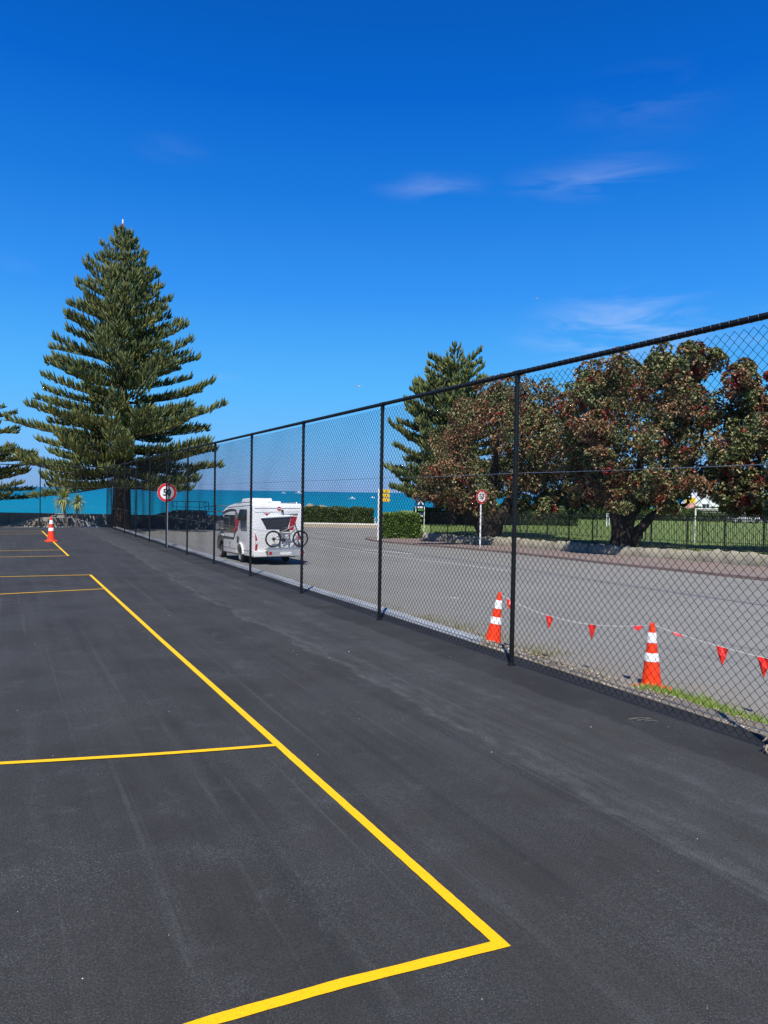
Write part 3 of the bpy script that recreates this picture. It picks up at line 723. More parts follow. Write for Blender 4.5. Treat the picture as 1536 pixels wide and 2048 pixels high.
# left side graphics (all a few mm proud of x = -1.14)
def side(name, pts, mat, t0=-1.1405, t1=-1.146, par=van): return MB().prism(pts, t0, t1, 'x').build(name, mat, par)
def arc(a, b, bulge, n=8):
    a = Vector(a); b = Vector(b); d = b - a; nn = Vector((-d.y, d.x)); return [tuple(a.lerp(b, i / n) + nn * bulge * 4 * (i / n) * (1 - i / n)) for i in range(n + 1)]
side('top_swoosh', arc((5.0, 2.26), (2.6, 2.42), -.04) + arc((2.6, 2.42), (2.05, 2.20), .12) + [(1.95, 1.98), (2.25, 1.98)] + arc((2.35, 2.16), (2.7, 2.32), -.06) + arc((2.7, 2.34), (4.85, 2.16), .03), VDARK)
wn = side('side_window', [(4.72, 1.32), (4.72, 2.10), (4.55, 2.16), (2.55, 2.16), (2.32, 2.02), (2.45, 1.60), (2.72, 1.32)], GLASS, -1.1405, -1.152)
side('window_frame', [(4.70, 1.52), (4.70, 2.06), (3.72, 2.06), (3.66, 2.0), (3.66, 1.56), (3.72, 1.50), (4.70, 1.50)][:7], VGREY, -1.1525, -1.156, wn)
side('window_pane', [(4.70, 1.55), (4.70, 2.03), (3.75, 2.03), (3.70, 1.98), (3.70, 1.58), (3.75, 1.54)], GLASS, -1.1562, -1.162, wn)
side('red_swoosh', [(2.78, 2.10)] + arc((2.78, 2.10), (2.62, 1.70), .10)[1:] + arc((2.62, 1.70), (3.02, 1.42), -.10)[1:] + [(2.72, 1.36)] + arc((2.60, 1.40), (1.98, 2.0), .12) + [(2.02, 2.18)], VRED, -1.1525, -1.158)
side('grey_swoosh_end', [(2.72, 2.26), (2.1, 2.24), (1.98, 2.0), (2.6, 1.98)], VGREY, -1.1585, -1.163)
side('lower_swoosh', arc((4.80, 1.14), (3.0, 1.12), .0) + arc((3.0, 1.12), (2.35, 1.52), -.12)[1:] + [(2.22, 1.50)] + arc((2.22, 1.48), (2.9, 1.0), .14) + [(4.80, 1.0)], VDARK)
w2 = side('hopper_window', [(1.80, 1.46), (1.80, 2.42), (.82, 2.42), (.82, 1.46)], VGREY, -1.1405, -1.150)
MB().add([(-1.16, 1.84, 2.42), (-1.16, .80, 2.42), (-1.27, .80, 1.93), (-1.27, 1.84, 1.93), (-1.18, 1.84, 2.43), (-1.18, .80, 2.43), (-1.29, .80, 1.94), (-1.29, 1.84, 1.94)],
         [(0,3,2,1),(4,5,6,7),(0,1,5,4),(1,2,6,5),(2,3,7,6),(3,0,4,7)]).build('opened_pane', GLASS, w2, bevel=.004)
side('blind', [(1.74, 1.50), (1.74, 1.90), (.88, 1.90), (.88, 1.50)], VGREY, -1.1505, -1.153, w2)
for y in (1.0, 1.62): MB().tube([(-1.15, y, 1.8), (-1.26, y, 1.98)], .008, 5).build('stay', VDARK, w2)
side('vent_grille', [(2.42, .86), (2.42, 1.18), (2.08, 1.18), (2.08, .86)], VDARK)
for k in range(5): side('vent_slat', [(2.40, .89 + k * .055), (2.40, .91 + k * .055), (2.10, .91 + k * .055), (2.10, .89 + k * .055)], VGREY, -1.1465, -1.152)
side('side_skirt_line', [(4.78, .58), (4.78, .605), (2.35, .605), (2.35, .58)], VGREY); side('side_skirt_line', [(1.35, .58), (1.35, .605), (.05, .605), (.05, .58)], VGREY)
side('corner_trim', [(.24, .62), (.24, 2.52), (.27, 2.52), (.27, .62)], VGREY)
side('corner_trim', [(4.0, 2.50), (.30, 2.60), (.30, 2.62), (4.0, 2.525)], VGREY)
em = MB()
for (yy_, zz_, ra, rb) in ((3.62, .95, .20, .10), (3.62, .74, .12, .09), (3.62, 1.08, .10, .05)):
    em.tube([(-1.145, yy_ + ra * math.cos(a), zz_ + rb * math.sin(a)) for a in np.linspace(0, 2 * math.pi, 15)[:-1]], .010, 4, closed=True)
em.build('side_emblem', VGREY, van)
# wheel arch and wheels
arch = MB()
pa = [(-1.155, 1.85 + .50 * math.cos(a), .42 + .46 * math.sin(a)) for a in np.linspace(0, math.pi, 13)]
arch.tube(pa, .055, 8).build('wheel_arch', VANW, van, smooth=True)
def wheel(x, y, r=.345, w_=.22, sgn=-1):
    wz = MB().lathe([(r * .62, -w_/2), (r * .9, -w_/2), (r, -w_/2 + .03), (r, w_/2 - .03), (r * .9, w_/2), (r * .62, w_/2)], 28, (x, y, r), axis='x', cap=False).build('wheel', RUB, van, smooth=True)
    rim = MB().lathe([(.001, sgn * .02), (.06, sgn * .03), (.07, 0), (r * .55, sgn * .01), (r * .60, sgn * .06), (r * .63, sgn * .07)], 24, (x + sgn * .06, y, r), axis='x', cap=False).build('rim', VGREY, wz, smooth=True)
    for k in range(6):
        a = k * math.pi / 3; MB().box(-.016, .016, -.02, .02, .07, r * .56).build  # spokes below
    sp = MB()
    for k in range(6):
        a = k * math.pi / 3; c_, s_ = math.cos(a), math.sin(a); xo = x + sgn * .085
        sp.add([(xo, y + c_ * .05 - s_ * .03, r + s_ * .05 + c_ * .03), (xo, y + c_ * .05 + s_ * .03, r + s_ * .05 - c_ * .03), (xo, y + c_ * r * .58 + s_ * .02, r + s_ * r * .58 - c_ * .02), (xo, y + c_ * r * .58 - s_ * .02, r + s_ * r * .58 + c_ * .02)], [(0, 1, 2, 3)])
    sp.build('spokes', GALV, wz)
for x, s_ in ((-1.02, -1), (1.02, 1)): wheel(x, 1.85, sgn=s_)
for x, s_ in ((-.90, -1), (.90, 1)): wheel(x, 5.72, sgn=s_)
MB().box(-.95, .95, .3, 5.2, .30, .40).build('chassis', VDARK, van)
# rear (y = 0 faces the camera)
def rear(name, pts, mat, y0=-.0005, y1=-.008, par=van): return MB().prism(pts, y0, y1, 'y').build(name, mat, par)
rear('rear_window', [(-.76, 2.02), (.62, 2.09), (.44, 1.55), (-.50, 1.55)], GLASS if False else VDARK)
rear('rear_red_panel', [(.63, 2.12), (.92, 2.12), (.73, 1.52), (.50, 1.52)], VRED)
rear('rear_lip', [(-.78, 2.05), (.70, 2.13), (.70, 2.18), (-.4, 2.12)], VANW, -.0005, -.05)
rear('rear_grey_cap', [(.02, 2.235), (.95, 2.26), (.93, 2.165), (.62, 2.165), (.56, 2.205)], VGREY)
for x0, x1 in ((.70, .72), (.80, .82)): rear('red_panel_groove', [(x0, 2.10), (x1, 2.10), (x1 - .12, 1.72), (x0 - .12, 1.72)], VDARK, -.0085, -.010)
rear('rear_ledge', [(-1.05, 2.47), (1.05, 2.47), (1.05, 2.49), (-1.05, 2.49)], VGREY); rear('rear_ledge', [(-1.05, 2.30), (1.05, 2.33), (1.05, 2.34), (-1.05, 2.31)], VGREY)
MB().lathe([(.095, -.0005), (.095, -.006)], 24, (.07, 0, 2.46), axis='y').build('speed_sticker', VRED, van)
MB().box(.01, .13, -.0085, -.0065, 2.448, 2.478).build('sticker_bar', SIGNW, van)
cmr = MB().box(.15, .25, -.10, 0, 2.33, 2.42).build('rear_camera', VDARK, van, bevel=.015)
MB().lathe([(.025, -.11), (.025, -.10)], 12, (.2, 0, 2.37), axis='y').build('camera_lens', GLASS, cmr)
rear('wing_emblem', [(-.66, 2.28), (-.52, 2.25), (-.50, 2.27), (-.48, 2.25), (-.34, 2.28), (-.44, 2.22), (-.46, 2.19), (-.50, 2.14), (-.54, 2.19), (-.56, 2.22)], VRED)
for sx in (-1, 1):
    cx_ = sx * .98
    tl = rear('tail_light', [(cx_ - .06, 1.40), (cx_ + .03, 1.18), (cx_ + .06, .98), (cx_ + .045, .74), (cx_ - .02, .56), (cx_ - .05, .70), (cx_ - .02, .98)], TAIL, -.0005, -.03)
    rear('clear_lens', [(cx_ - .015, 1.06), (cx_ + .055, 1.06), (cx_ + .055, .92), (cx_ - .015, .92)], SIGNW, -.0305, -.036, tl)
MB().box(-1.10, 1.10, -.10, -.001, .36, .62).build('rear_bumper', VANW, van, bevel=.04)
rk = MB().box(-.62, 1.12, -.52, -.14, .66, .71).build('bike_rack', ALU, van, bevel=.01)
MB().box(-.60, 1.10, -.535, -.515, .40, .68).build('light_board', simple('grey_light_board', (.42, .43, .44), .5), rk, bevel=.01)
MB().box(-.05, .45, -.545, -.537, .46, .58).build('number_plate', SIGNW, rk)
for x in (-.50, 1.0): MB().box(x - .06, x + .06, -.546, -.537, .48, .60).build('rack_lamp', TAIL, rk)
MB().tube([(.05, -.12, .71), (.05, -.16, 1.62), (.48, -.16, 1.62), (.48, -.12, .71)], .022, 8).build('rack_hoop', VGREY, rk)
MB().box(-.62, 1.16, -.44, -.30, .712, .762).build('wheel_tray', ALU, rk)
MB().box(-.30, .62, -.22, -.12, .40, .66).build('rack_mount', VDARK, rk)

# bicycle carried on the rack
bk = thing('mountain_bicycle', 'dark mountain bicycle strapped to the rack on the back of the white motorhome', 'bicycle')
bk.location = van.location; bk.rotation_euler = van.rotation_euler
by = -.37
def circle(cx_, cz_, r, n=30): return [(cx_ + r * math.cos(a), by, cz_ + r * math.sin(a)) for a in np.linspace(0, 2 * math.pi, n + 1)[:-1]]
for cx_, cz_ in ((-.32, 1.145), (.93, 1.145)):
    ty = MB().tube(circle(cx_, cz_, .345), .030, 8, closed=True).build('wheel', RUB, bk, smooth=True)
    MB().tube(circle(cx_, cz_, .308), .012, 6, closed=True).build('rim', VDARK, ty, smooth=True)
    sp = MB()
    for k in range(20):
        a = 2 * math.pi * k / 20; sp.tube([(cx_ + .02 * math.cos(a + 1), by + (.02 if k % 2 else -.02), cz_ + .02 * math.sin(a + 1)), (cx_ + .305 * math.cos(a), by, cz_ + .305 * math.sin(a))], .0022, 4, cap=False)
    sp.build('spokes', ALU, ty)
    MB().lathe([(.028, -.05), (.028, .05)], 12, (cx_, by, cz_), axis='y').build('hub', VDARK, ty)
BB = (.14, by, 1.10); ST = (.03, by, 1.50); HT = (.68, by, 1.74); HB = (.74, by, 1.60); RA = (-.32, by, 1.145); FA = (.93, by, 1.145)
MB().tube([BB, ST], .020, 8).tube([BB, HB], .030, 8).tube([(.06, by, 1.44), HT], .024, 8).tube([HT, HB], .026, 8).build('frame', simple('pale_bicycle_paint', (.30, .29, .28), .35), bk, smooth=True)
MB().tube([BB, (RA[0], by - .05, RA[2])], .013, 6).tube([(.08, by, 1.38), (RA[0], by - .05, RA[2])], .012, 6).tube([BB, (RA[0], by + .05, RA[2])], .013, 6).build('rear_stays', BIKE, bk, smooth=True)
MB().tube([HB, (.80, by, 1.46)], .026, 8).tube([(.79, by - .055, 1.50), (.93, by - .055, 1.145)], .022, 8).tube([(.79, by + .055, 1.50), (.93, by + .055, 1.145)], .022, 8).build('fork', BIKE, bk, smooth=True)
MB().tube([ST, (-.02, by, 1.84)], .014, 8).build('seat_post', BIKE, bk)
MB().prism([(-.20, 1.86), (-.16, 1.90), (.04, 1.88), (.14, 1.87), (.13, 1.85), (-.02, 1.845)], by - .06, by + .06, 'y').build('saddle', BIKE, bk, bevel=.02)
MB().tube([HT, (.70, by, 1.80), (.64, by, 1.83)], .016, 8).tube([(.64, by - .20, 1.84), (.64, by, 1.82), (.64, by + .18, 1.84)], .012, 8).build('handlebar', BIKE, bk)
MB().lathe([(.085, -.012), (.085, .012)], 20, (BB[0], by - .05, BB[2]), axis='y').tube([(BB[0], by - .06, BB[2]), (BB[0] - .07, by - .06, BB[2] - .15)], .012, 6).box(BB[0] - .12, BB[0] - .02, by - .13, by - .06, BB[2] - .165, BB[2] - .145).build('crankset', BIKE, bk)
MB().lathe([(.075, -.05), (.05, -.03)], 20, (RA[0], by - .01, RA[2]), axis='y').tube([(RA[0], by - .06, RA[2] - .03), (RA[0] + .04, by - .06, RA[2] - .16)], .014, 6).build('derailleur', BIKE, bk)
MB().prism([(.02, 1.42), (.42, 1.46), (.45, 1.56), (.0, 1.54)], by + .06, by + .13, 'y').build('rack_clamp', BIKE, bk)

# ------------------------------------------------------------------ retaining wall, iron fences, lawn things
def wpts(y0, y1, step, off=0.0):
    """points along the wall line from far (y1) to near (y0), spaced by step metres"""
    P = [Vector((wx(y), y)) for y in np.arange(y1, y0, -.1)]; out = [P[0]]; acc_ = 0
    for a, b in zip(P, P[1:]):
        acc_ += (b - a).length
        if acc_ >= step: out.append(b); acc_ = 0
    res = []
    for i, p in enumerate(out):
        t_ = (out[min(i+1, len(out)-1)] - out[max(i-1, 0)]).normalized(); n_ = Vector((-t_.y, t_.x)); res.append((p + n_ * off, t_, n_))
    return res
wall = thing('shaped_stone_wall', 'low sculpted tan stone retaining wall between the footpath and the lawn', 'wall')
fine = wpts(14, 64.2, .3)
seglen = 12; pf = [(-.02, -.15), (-.05, .10), (.0, .30), (.10, .46), (.22, .57), (.38, .60), (.52, .56), (.56, -.15)]
for s in range(0, len(fine) - 2, seglen):
    seg = fine[s:s + seglen + 1]; V = []; k = len(seg); rr = random.Random(s)
    amp = .9 + .25 * rr.random()
    for i, (p, t_, n_) in enumerate(seg):
        e = min(i, k - 1 - i); sh = .90 if e == 0 else 1.0
        gx = .035 if i == 0 else (-.035 if i == k - 1 else 0)
        sc_ = sh * (1 + .07 * math.sin(i * 1.9 + s) + .05 * rr.uniform(-1, 1))
        for (o_, h_) in pf:
            side_ = n_ if n_.x > 0 else -n_
            q = p + side_ * (o_ + .05 * math.sin(i * 1.3 + h_ * 6) * (h_ > 0)) + t_ * gx
            V.append((q.x, q.y, rz(q.y) + .10 + h_ * sc_ * (amp if h_ > 0 else 1)))
    m_ = len(pf); F = [(i*m_+j, i*m_+j+1, (i+1)*m_+j+1, (i+1)*m_+j) for i in range(k-1) for j in range(m_-1)]
    F += [tuple(range(m_))[::-1], tuple((k-1)*m_+j for j in range(m_))]
    MB().add(V, F).build('wall_segment', STONE, wall, smooth=True)

def picket_fence(root, pts, h, mat, post_w=.035, gap=.115, bar=.011, base=lz, name_bars='bars'):
    """pts: list of 2D points of the posts"""
    bars = MB()
    for i, p in enumerate(pts):
        z = base(p[1]); MB().box(p[0]-post_w, p[0]+post_w, p[1]-post_w, p[1]+post_w, z-.2, z+h+.06).build('post', mat, root)
        if i == len(pts) - 1: break
        q = pts[i+1]; zq = base(q[1]); a = Vector((p[0], p[1], z)); b = Vector((q[0], q[1], zq)); d = b - a; Ln = d.length
        for hz in (.12, h - .20, h - .02):
            MB().tube([a + Vector((0, 0, hz)), b + Vector((0, 0, hz))], .018, 4).build('rail', mat, root)
        n_ = int(Ln / gap)
        for k in range(1, n_):
            c_ = a.lerp(b, k / n_); bars.box(c_.x-bar, c_.x+bar, c_.y-bar, c_.y+bar, c_.z+.04, c_.z+h-.03)
    tag(bars.build(name_bars, mat, root, fix=False), kind='stuff')
t = thing('iron_fence', 'black iron picket fence on the lawn edge just behind the stone wall', 'fence')
pp = [(p.x + abs(n_.x) * .75, p.y + abs(n_.y) * .3) for p, t_, n_ in wpts(16, 63.6, 2.35)]
picket_fence(t, pp, 1.95, IRON)
t = thing('mesh_fence', 'thin dark green fence crossing the lawn behind the iron fence', 'fence')
picket_fence(t, [(28.5, 46), (26, 50), (23.2, 54.5), (20.6, 59), (18.0, 63.3), (15.5, 67.5), (13.0, 71.5), (9.6, 75.2)], 2.0, DGREEN, .04, .24, .008)
t = thing('football_goal', 'white football goal frame with net on the lawn at the right', 'goal')
g0 = Vector((23.1, 55.6, lz(55.6))); g1 = Vector((27.0, 50.4, lz(50.4)))
gd = (g1 - g0).normalized(); gb = Vector((-gd.y, gd.x, 0)); gb = gb if gb.y > 0 else -gb
GH = Vector((0, 0, 2.5))
for p in (g0, g1): MB().tube([p, p + GH], .06, 10).build('goal_post', WHITE, t, smooth=True)
MB().tube([g0 + GH, g1 + GH], .06, 10).build('crossbar', WHITE, t, smooth=True)
for p in (g0, g1): MB().tube([p + GH, p + GH + gb * .9, p + gb * 2.0], .025, 6).build('back_stay', DGREEN, t)
net = MB()
for k in range(33):
    p = g0.lerp(g1, k / 32); net.tube([p + GH, p + GH + gb * .9 - Vector((0, 0, .12)), p + gb * 2.0], .006, 3, cap=False)
for s_ in np.linspace(.1, 1, 7): net.tube([g0 + GH + gb * .9 * s_ - Vector((0, 0, .1 * s_)), g1 + GH + gb * .9 * s_ - Vector((0, 0, .1 * s_))], .006, 3, cap=False)
for s_ in np.linspace(.1, 1, 9):
    o_ = (GH + gb * .9).lerp(gb * 2.0, s_); net.tube([g0 + o_, g1 + o_], .006, 3, cap=False)
tag(net.build('net', NETM, t, fix=False), kind='stuff')

# ------------------------------------------------------------------ vegetation
def unit(v): return v / np.maximum(np.linalg.norm(v, axis=-1, keepdims=True), 1e-9)
def leaf_quads(C, D, ln, wd, rr):
    """C centres (N,3), D axis directions (N,3): diamond leaves"""
    n = len(C); Rn = unit(rr.normal(size=(n, 3))); Sd = unit(np.cross(D, Rn)); up_ = np.cross(Sd, D)
    ln = ln * rr.uniform(.7, 1.25, (n, 1)); wd = wd * rr.uniform(.75, 1.2, (n, 1))
    P = np.stack([C, C + D * ln * .45 + Sd * wd, C + D * ln + up_ * ln * -.12, C + D * ln * .45 - Sd * wd], 1)
    return P.reshape(-1, 3), np.arange(4 * n).reshape(-1, 4)

def pohutukawa(label, base, ppm, px0, py0, lobes, seed, half_depth, trunks, nros=20):
    rr = np.random.default_rng(seed); t = thing('pohutukawa_tree', label, 'tree', base)
    Ls = []
    for (px, py, r) in lobes:
        x = (px - px0) / ppm; z = (py0 - py) / ppm; R = r / ppm
        Ls.append((x, -half_depth * rr.uniform(.5, 1.2), z, R * .98)); Ls.append((x * .88, half_depth * rr.uniform(.1, .45), z + .2, R)); 
        Ls.append((x * .8, half_depth * rr.uniform(.6, .9), z - .1, R * .95))
    Ls = np.array(Ls); cen = np.array([Ls[:, 0].mean(), 0, Ls[:, 2].mean()])
    AC = []; AD = []
    for (x, y, z, R) in Ls:
        c = np.array([x, y, z]); ns = 10
        sdir = unit(rr.normal(size=(ns, 3)) + np.array([0, -.25, .35])); sc_ = c + sdir * R * .78 * np.array([1, 1, .85])
        for k in range(ns):
            rs = R * rr.uniform(.24, .40); n = int(nros * 1.5)
            dd = unit(rr.normal(size=(n, 3)) * 1.0 + sdir[k] * .9); pp_ = sc_[k] + dd * rs * rr.uniform(.75, 1.08, (n, 1))
            AC.append(pp_); AD.append(unit(dd + np.array([0, 0, .5])))
        n = int(nros * 8); dd = unit(rr.normal(size=(n, 3))); AC.append(c + dd * R * rr.uniform(.2, .60, (n, 1))); AD.append(unit(dd + np.array([0, 0, .3])))
    C = np.concatenate(AC); D = np.concatenate(AD); k = 6
    C5 = np.repeat(C, k, 0); D5 = np.repeat(D, k, 0); tang = unit(np.cross(D5, rr.normal(size=C5.shape)))
    ax = unit(D5 * .55 + tang); P, Q = leaf_quads(C5, ax, .165, .052, rr)
    tag(npmesh('crown', P, Q, POHU, t), kind=None)
    tb = MB()
    for pts, rs in trunks:
        P_ = []; R__ = []
        for i in range(len(pts)): P_.append(((pts[i][0] - px0) / ppm, pts[i][2], (py0 - pts[i][1]) / ppm)); R__.append(rs[i])
        # refine
        Q_ = []; RQ = []
        for i in range(len(P_) - 1):
            for s_ in range(4):
                f = s_ / 4; a = Vector(P_[i]).lerp(Vector(P_[i+1]), f) + Vector((random.uniform(-.05, .05), random.uniform(-.05, .05), 0)) * (1 if s_ else 0); Q_.append(a); RQ.append(rs[i] * (1 - f) + rs[i+1] * f)
        Q_.append(Vector(P_[-1])); RQ.append(rs[-1]); tb.tube(Q_, RQ, 9)
    tb.build('trunk', BARK, t, smooth=True)
    return t
G = 'row of pohutukawa trees along the lawn edge'
pohutukawa('pinkish brown pohutukawa tree, leftmost of the row, behind the far speed sign', (8.2, 59.2, lz(59)), 25.3, 978, 1083,
    [(900,905,46),(935,850,44),(975,815,44),(1025,802,40),(1080,820,42),(868,962,38),(925,955,48),(1000,880,58),(1070,890,52),(852,998,26),(900,1008,28),(1100,965,42),(1035,970,42),(1122,905,36),(1128,1010,24),(950,1010,30),(1065,1020,24),(1110,850,30),(1128,960,34),(1090,930,46),(1140,870,30),(1060,850,40),(1150,1000,22)], 3, 4.8,
    [([(975,1090,0),(975,1050,0),(960,1010,.5),(930,960,0),(910,900,-1)], [.62,.55,.4,.25,.1]), ([(990,1088,0),(1005,1040,0),(1030,990,.8),(1070,930,0),(1090,880,-1)], [.5,.42,.3,.2,.08]),
     ([(980,1060,0),(985,1000,0),(990,930,0),(1000,860,0)], [.5,.4,.28,.1]), ([(965,1075,0),(945,1040,-1),(920,1012,-2)], [.25,.2,.1])])
pohutukawa('largest pohutukawa tree, red flowered, its dark forked trunk behind the iron fence', (14.9, 46.6, lz(46.6)), 32.0, 1245, 1092,
    [(1195,765,46),(1262,756,40),(1330,742,34),(1362,750,32),(1155,800,40),(1220,815,56),(1300,812,60),(1375,830,48),(1425,850,36),(1165,880,40),(1245,890,54),(1335,900,56),(1410,915,46),(1195,950,46),(1250,965,44),(1205,1000,30),(1320,975,38),(1385,985,36),(1338,722,20),(1412,760,22),(1430,960,30),(1290,1010,22),(1160,930,30),(1400,790,30),(1150,870,34),(1150,985,26)], 8, 4.2,
    [([(1240,1100,0),(1240,1060,0),(1228,1020,0),(1200,960,.5),(1180,880,0)], [.72,.56,.42,.26,.1]), ([(1262,1098,0),(1275,1060,0),(1300,1035,.2),(1335,1010,0),(1370,930,-.5),(1385,860,-1)], [.45,.32,.26,.22,.16,.08]),
     ([(1250,1065,0),(1262,1010,0),(1275,930,0),(1280,850,0)], [.42,.34,.24,.1]), ([(1255,1075,0),(1240,1010,1),(1250,940,1.5)], [.3,.22,.1])], 22)
pohutukawa('pohutukawa tree cut off by the right edge of the photo', (23.6, 40.5, lz(40.5)), 36.5, 1628, 1098,
    [(1508,800,44),(1478,872,46),(1535,880,58),(1455,935,36),(1500,975,44),(1545,955,50),(1565,815,60),(1620,770,62),(1620,880,70),(1690,850,70),(1700,930,60),(1545,1010,26),(1610,1000,50),(1480,1010,24),(1535,760,26)], 15, 4.4,
    [([(1628,1105,0),(1620,1050,0),(1580,990,0),(1540,900,0)], [.6,.48,.35,.12]), ([(1640,1105,0),(1660,1040,0),(1670,960,0)], [.5,.4,.2])], 22)

def spindles(B, D, ln, r, rr, upb=.35):
    """tapered upward-curving foliage fingers"""
    n = len(B); ts = np.array([0, .3, .72, 1.0]); rs = np.array([.55, 1.0, .8, .12]); X = unit(np.cross(D, unit(rr.normal(size=(n, 3))))); Y = np.cross(D, X)
    V = np.zeros((n, 4, 4, 3))
    for i in range(4):
        c = B + D * ln[:, None] * ts[i] + np.array([0, 0, 1.0]) * (ln * upb * ts[i] ** 2)[:, None]
        for j in range(4):
            a = math.pi / 2 * j + i * .5; rad_ = (r * rs[i])[:, None] * rr.uniform(.75, 1.3, (n, 1)); V[:, i, j] = c + (X * math.cos(a) + Y * math.sin(a)) * rad_
    Q = []
    base = np.arange(n) * 16
    for i in range(3):
        for j in range(4):
            k = (j + 1) % 4; Q.append(np.stack([base + i*4 + j, base + i*4 + k, base + (i+1)*4 + k, base + (i+1)*4 + j], 1))
    return V.reshape(-1, 3), np.concatenate(Q)
def pine_parts(profile, H, seed, whorl_gap, nb, finger, spacing, low_droop=-.22, fr_=.062):
    """profile: (height, radius) pairs; returns crown mesh arrays and a trunk/limb MB"""
    rr = np.random.default_rng(seed); hs = [p[0] for p in profile]; rs = [p[1] for p in profile]
    B = []; D = []; LN = []; RA_ = []; tb = MB(); h = hs[0]
    while h < H - .35:
        f = (h - hs[0]) / (H - hs[0]); Rm = np.interp(h, hs, rs); off = rr.uniform(0, 6.28)
        nbb = nb if f < .8 else max(4, nb - 2)
        for b in range(nbb):
            az = off + 2 * math.pi * b / nbb + rr.normal() * .13; Lb = Rm * rr.uniform(.80, 1.07); hb = h + rr.normal() * .12
            a0 = low_droop * (1 - f * 3.2) if f < .31 else (f - .31) * .62; a0 += rr.normal() * .05; b0 = .24 + .09 * rr.normal() - .10 * f
            o = np.array([math.cos(az), math.sin(az), 0]); sdv = np.array([-o[1], o[0], 0])
            tt = np.linspace(0, 1, 7); lat = rr.normal() * .08
            pts = [o * Lb * t_ + sdv * Lb * lat * t_ * t_ + np.array([0, 0, hb + Lb * (a0 * t_ + b0 * t_ * t_)]) for t_ in tt]
            r0 = .02 + Lb * .0085; tb.tube([Vector(p) for p in pts], [r0 * (1 - .8 * t_) for t_ in tt], 4, cap=False)
            n = max(5, int(Lb / spacing)); t0 = .08 if Lb < 4 else .14
            ts = np.linspace(t0, 1.0, n)
            P = np.stack([np.interp(ts, tt, [p[i] for p in pts]) for i in range(3)], 1)
            T = unit(o[None] + np.array([0, 0, 1.0]) * (a0 + 2 * b0 * ts)[:, None])
            wd = finger * (1.25 - .95 * ts ** 2) * (.45 + .55 * min(1, Lb / 5)) * np.minimum(1, .45 + ts * 1.6)
            for s_ in (-1.0, -.62, -.28, 0, .28, .62, 1.0):
                keep_ = (wd * abs(s_) > .10) | (s_ == 0) | (rr.uniform(size=n) < .15)
                k_ = int(keep_.sum())
                if not k_: continue
                off_ = (sdv[None] * s_ + T * .55 * abs(s_) + np.array([0, 0, .22 * abs(s_)])) * wd[:, None]
                Pk = (P + off_)[keep_] + rr.normal(size=(k_, 3)) * .075; Tk = T[keep_]
                dd = unit(Tk * rr.uniform(.35, .9, (k_, 1)) + sdv[None] * (.45 * np.sign(s_) + rr.normal(size=(k_, 1)) * .3) + np.array([0, 0, 1.0]) * rr.uniform(.35, 1.0, (k_, 1)))
                B.append(Pk); D.append(dd); LN.append(rr.uniform(.38, .72, k_) * (.72 + .28 * min(1, Lb / 4))); RA_.append(np.full(k_, fr_) * rr.uniform(.8, 1.2, k_))
            e_ = P[-1][None] + rr.normal(size=(4, 3)) * .05; B.append(e_); D.append(unit(T[-1][None] + rr.normal(size=(4, 3)) * .3)); LN.append(rr.uniform(.4, .7, 4)); RA_.append(np.full(4, fr_))
        h += whorl_gap * (1 - .15 * f) * rr.uniform(.8, 1.2)
    B = np.concatenate(B); D = np.concatenate(D); LN = np.concatenate(LN); RA_ = np.concatenate(RA_)
    V, Q = spindles(B, D, LN, RA_, rr)
    return V, Q, tb
prof = [(4.4, 9.3), (6.5, 9.9), (9.0, 9.7), (11.5, 8.9), (14, 7.4), (16.5, 6.5), (19, 5.5), (21.5, 4.2), (23.5, 3.3), (25.5, 2.3), (27.3, 1.3), (28.8, .5)]
V, Q, tb = pine_parts(prof, 28.8, 21, 1.22, 8, .86, .33, -.20, .074)
pineA = thing('norfolk_pine', 'tall full Norfolk pine standing whole beside the seawall', 'tree', (-25.9, 74, -2.387), 0, None)
crownA = npmesh('crown', V, Q, PINEF, pineA)
tb.build('branches', BARK, pineA, fix=False)
trunkA = MB().tube([(0, 0, -.3), (0, 0, .6), (.02, 0, 3), (0, .03, 8), (-.05, 0, 14), (-.1, 0, 21), (-.2, 0, 28.7)], [1.05, .92, .84, .68, .48, .26, .04], 16).build('trunk', BARK, pineA, smooth=True)
pineL = copy_tree(pineA); pineL['label'] = 'Norfolk pine at the left photo edge with only its branch tips in view'
pineL.location = (-43.4, 72.5, -2.387); pineL.rotation_euler = (0, 0, 2.1); pineL.scale = (.93, .93, .66)
prof2 = [(2.6, 7.2), (5, 7.6), (8, 7.0), (11, 6.0), (13.5, 4.6), (15.5, 3.4), (17.0, 3.0), (18.2, 2.6)]
V, Q, tb = pine_parts(prof2, 18.1, 34, 1.05, 7, .95, .36, -.12, .105)
pineR = thing('norfolk_pine', 'smaller Norfolk pine with an open rounded top rising behind the pohutukawa trees', 'tree', (7.7, 85, lz(85)), 0, None)
npmesh('crown', V, Q, PINEF, pineR); tb.build('branches', BARK, pineR, fix=False)
MB().tube([(0, 0, -.3), (0, 0, 3), (.1, 0, 9), (0, 0, 17.9)], [.55, .45, .3, .05], 12).build('trunk', BARK, pineR, smooth=True)
t = thing('marker_mast', 'slim red and white banded mast tip poking above the tall Norfolk pine', 'mast', (-25.85, 73.6, 0))
for k in range(6):
    MB().tube([(0, 0, 25.3 + k * .42), (0, 0, 25.3 + k * .42 + .40)], .07, 8).build('mast_band', SIGNR if k % 2 == 0 else SIGNW, t)
MB().tube([(0, 0, 0), (0, 0, 25.3)], .05, 8).build('mast_pole', GALV, t)

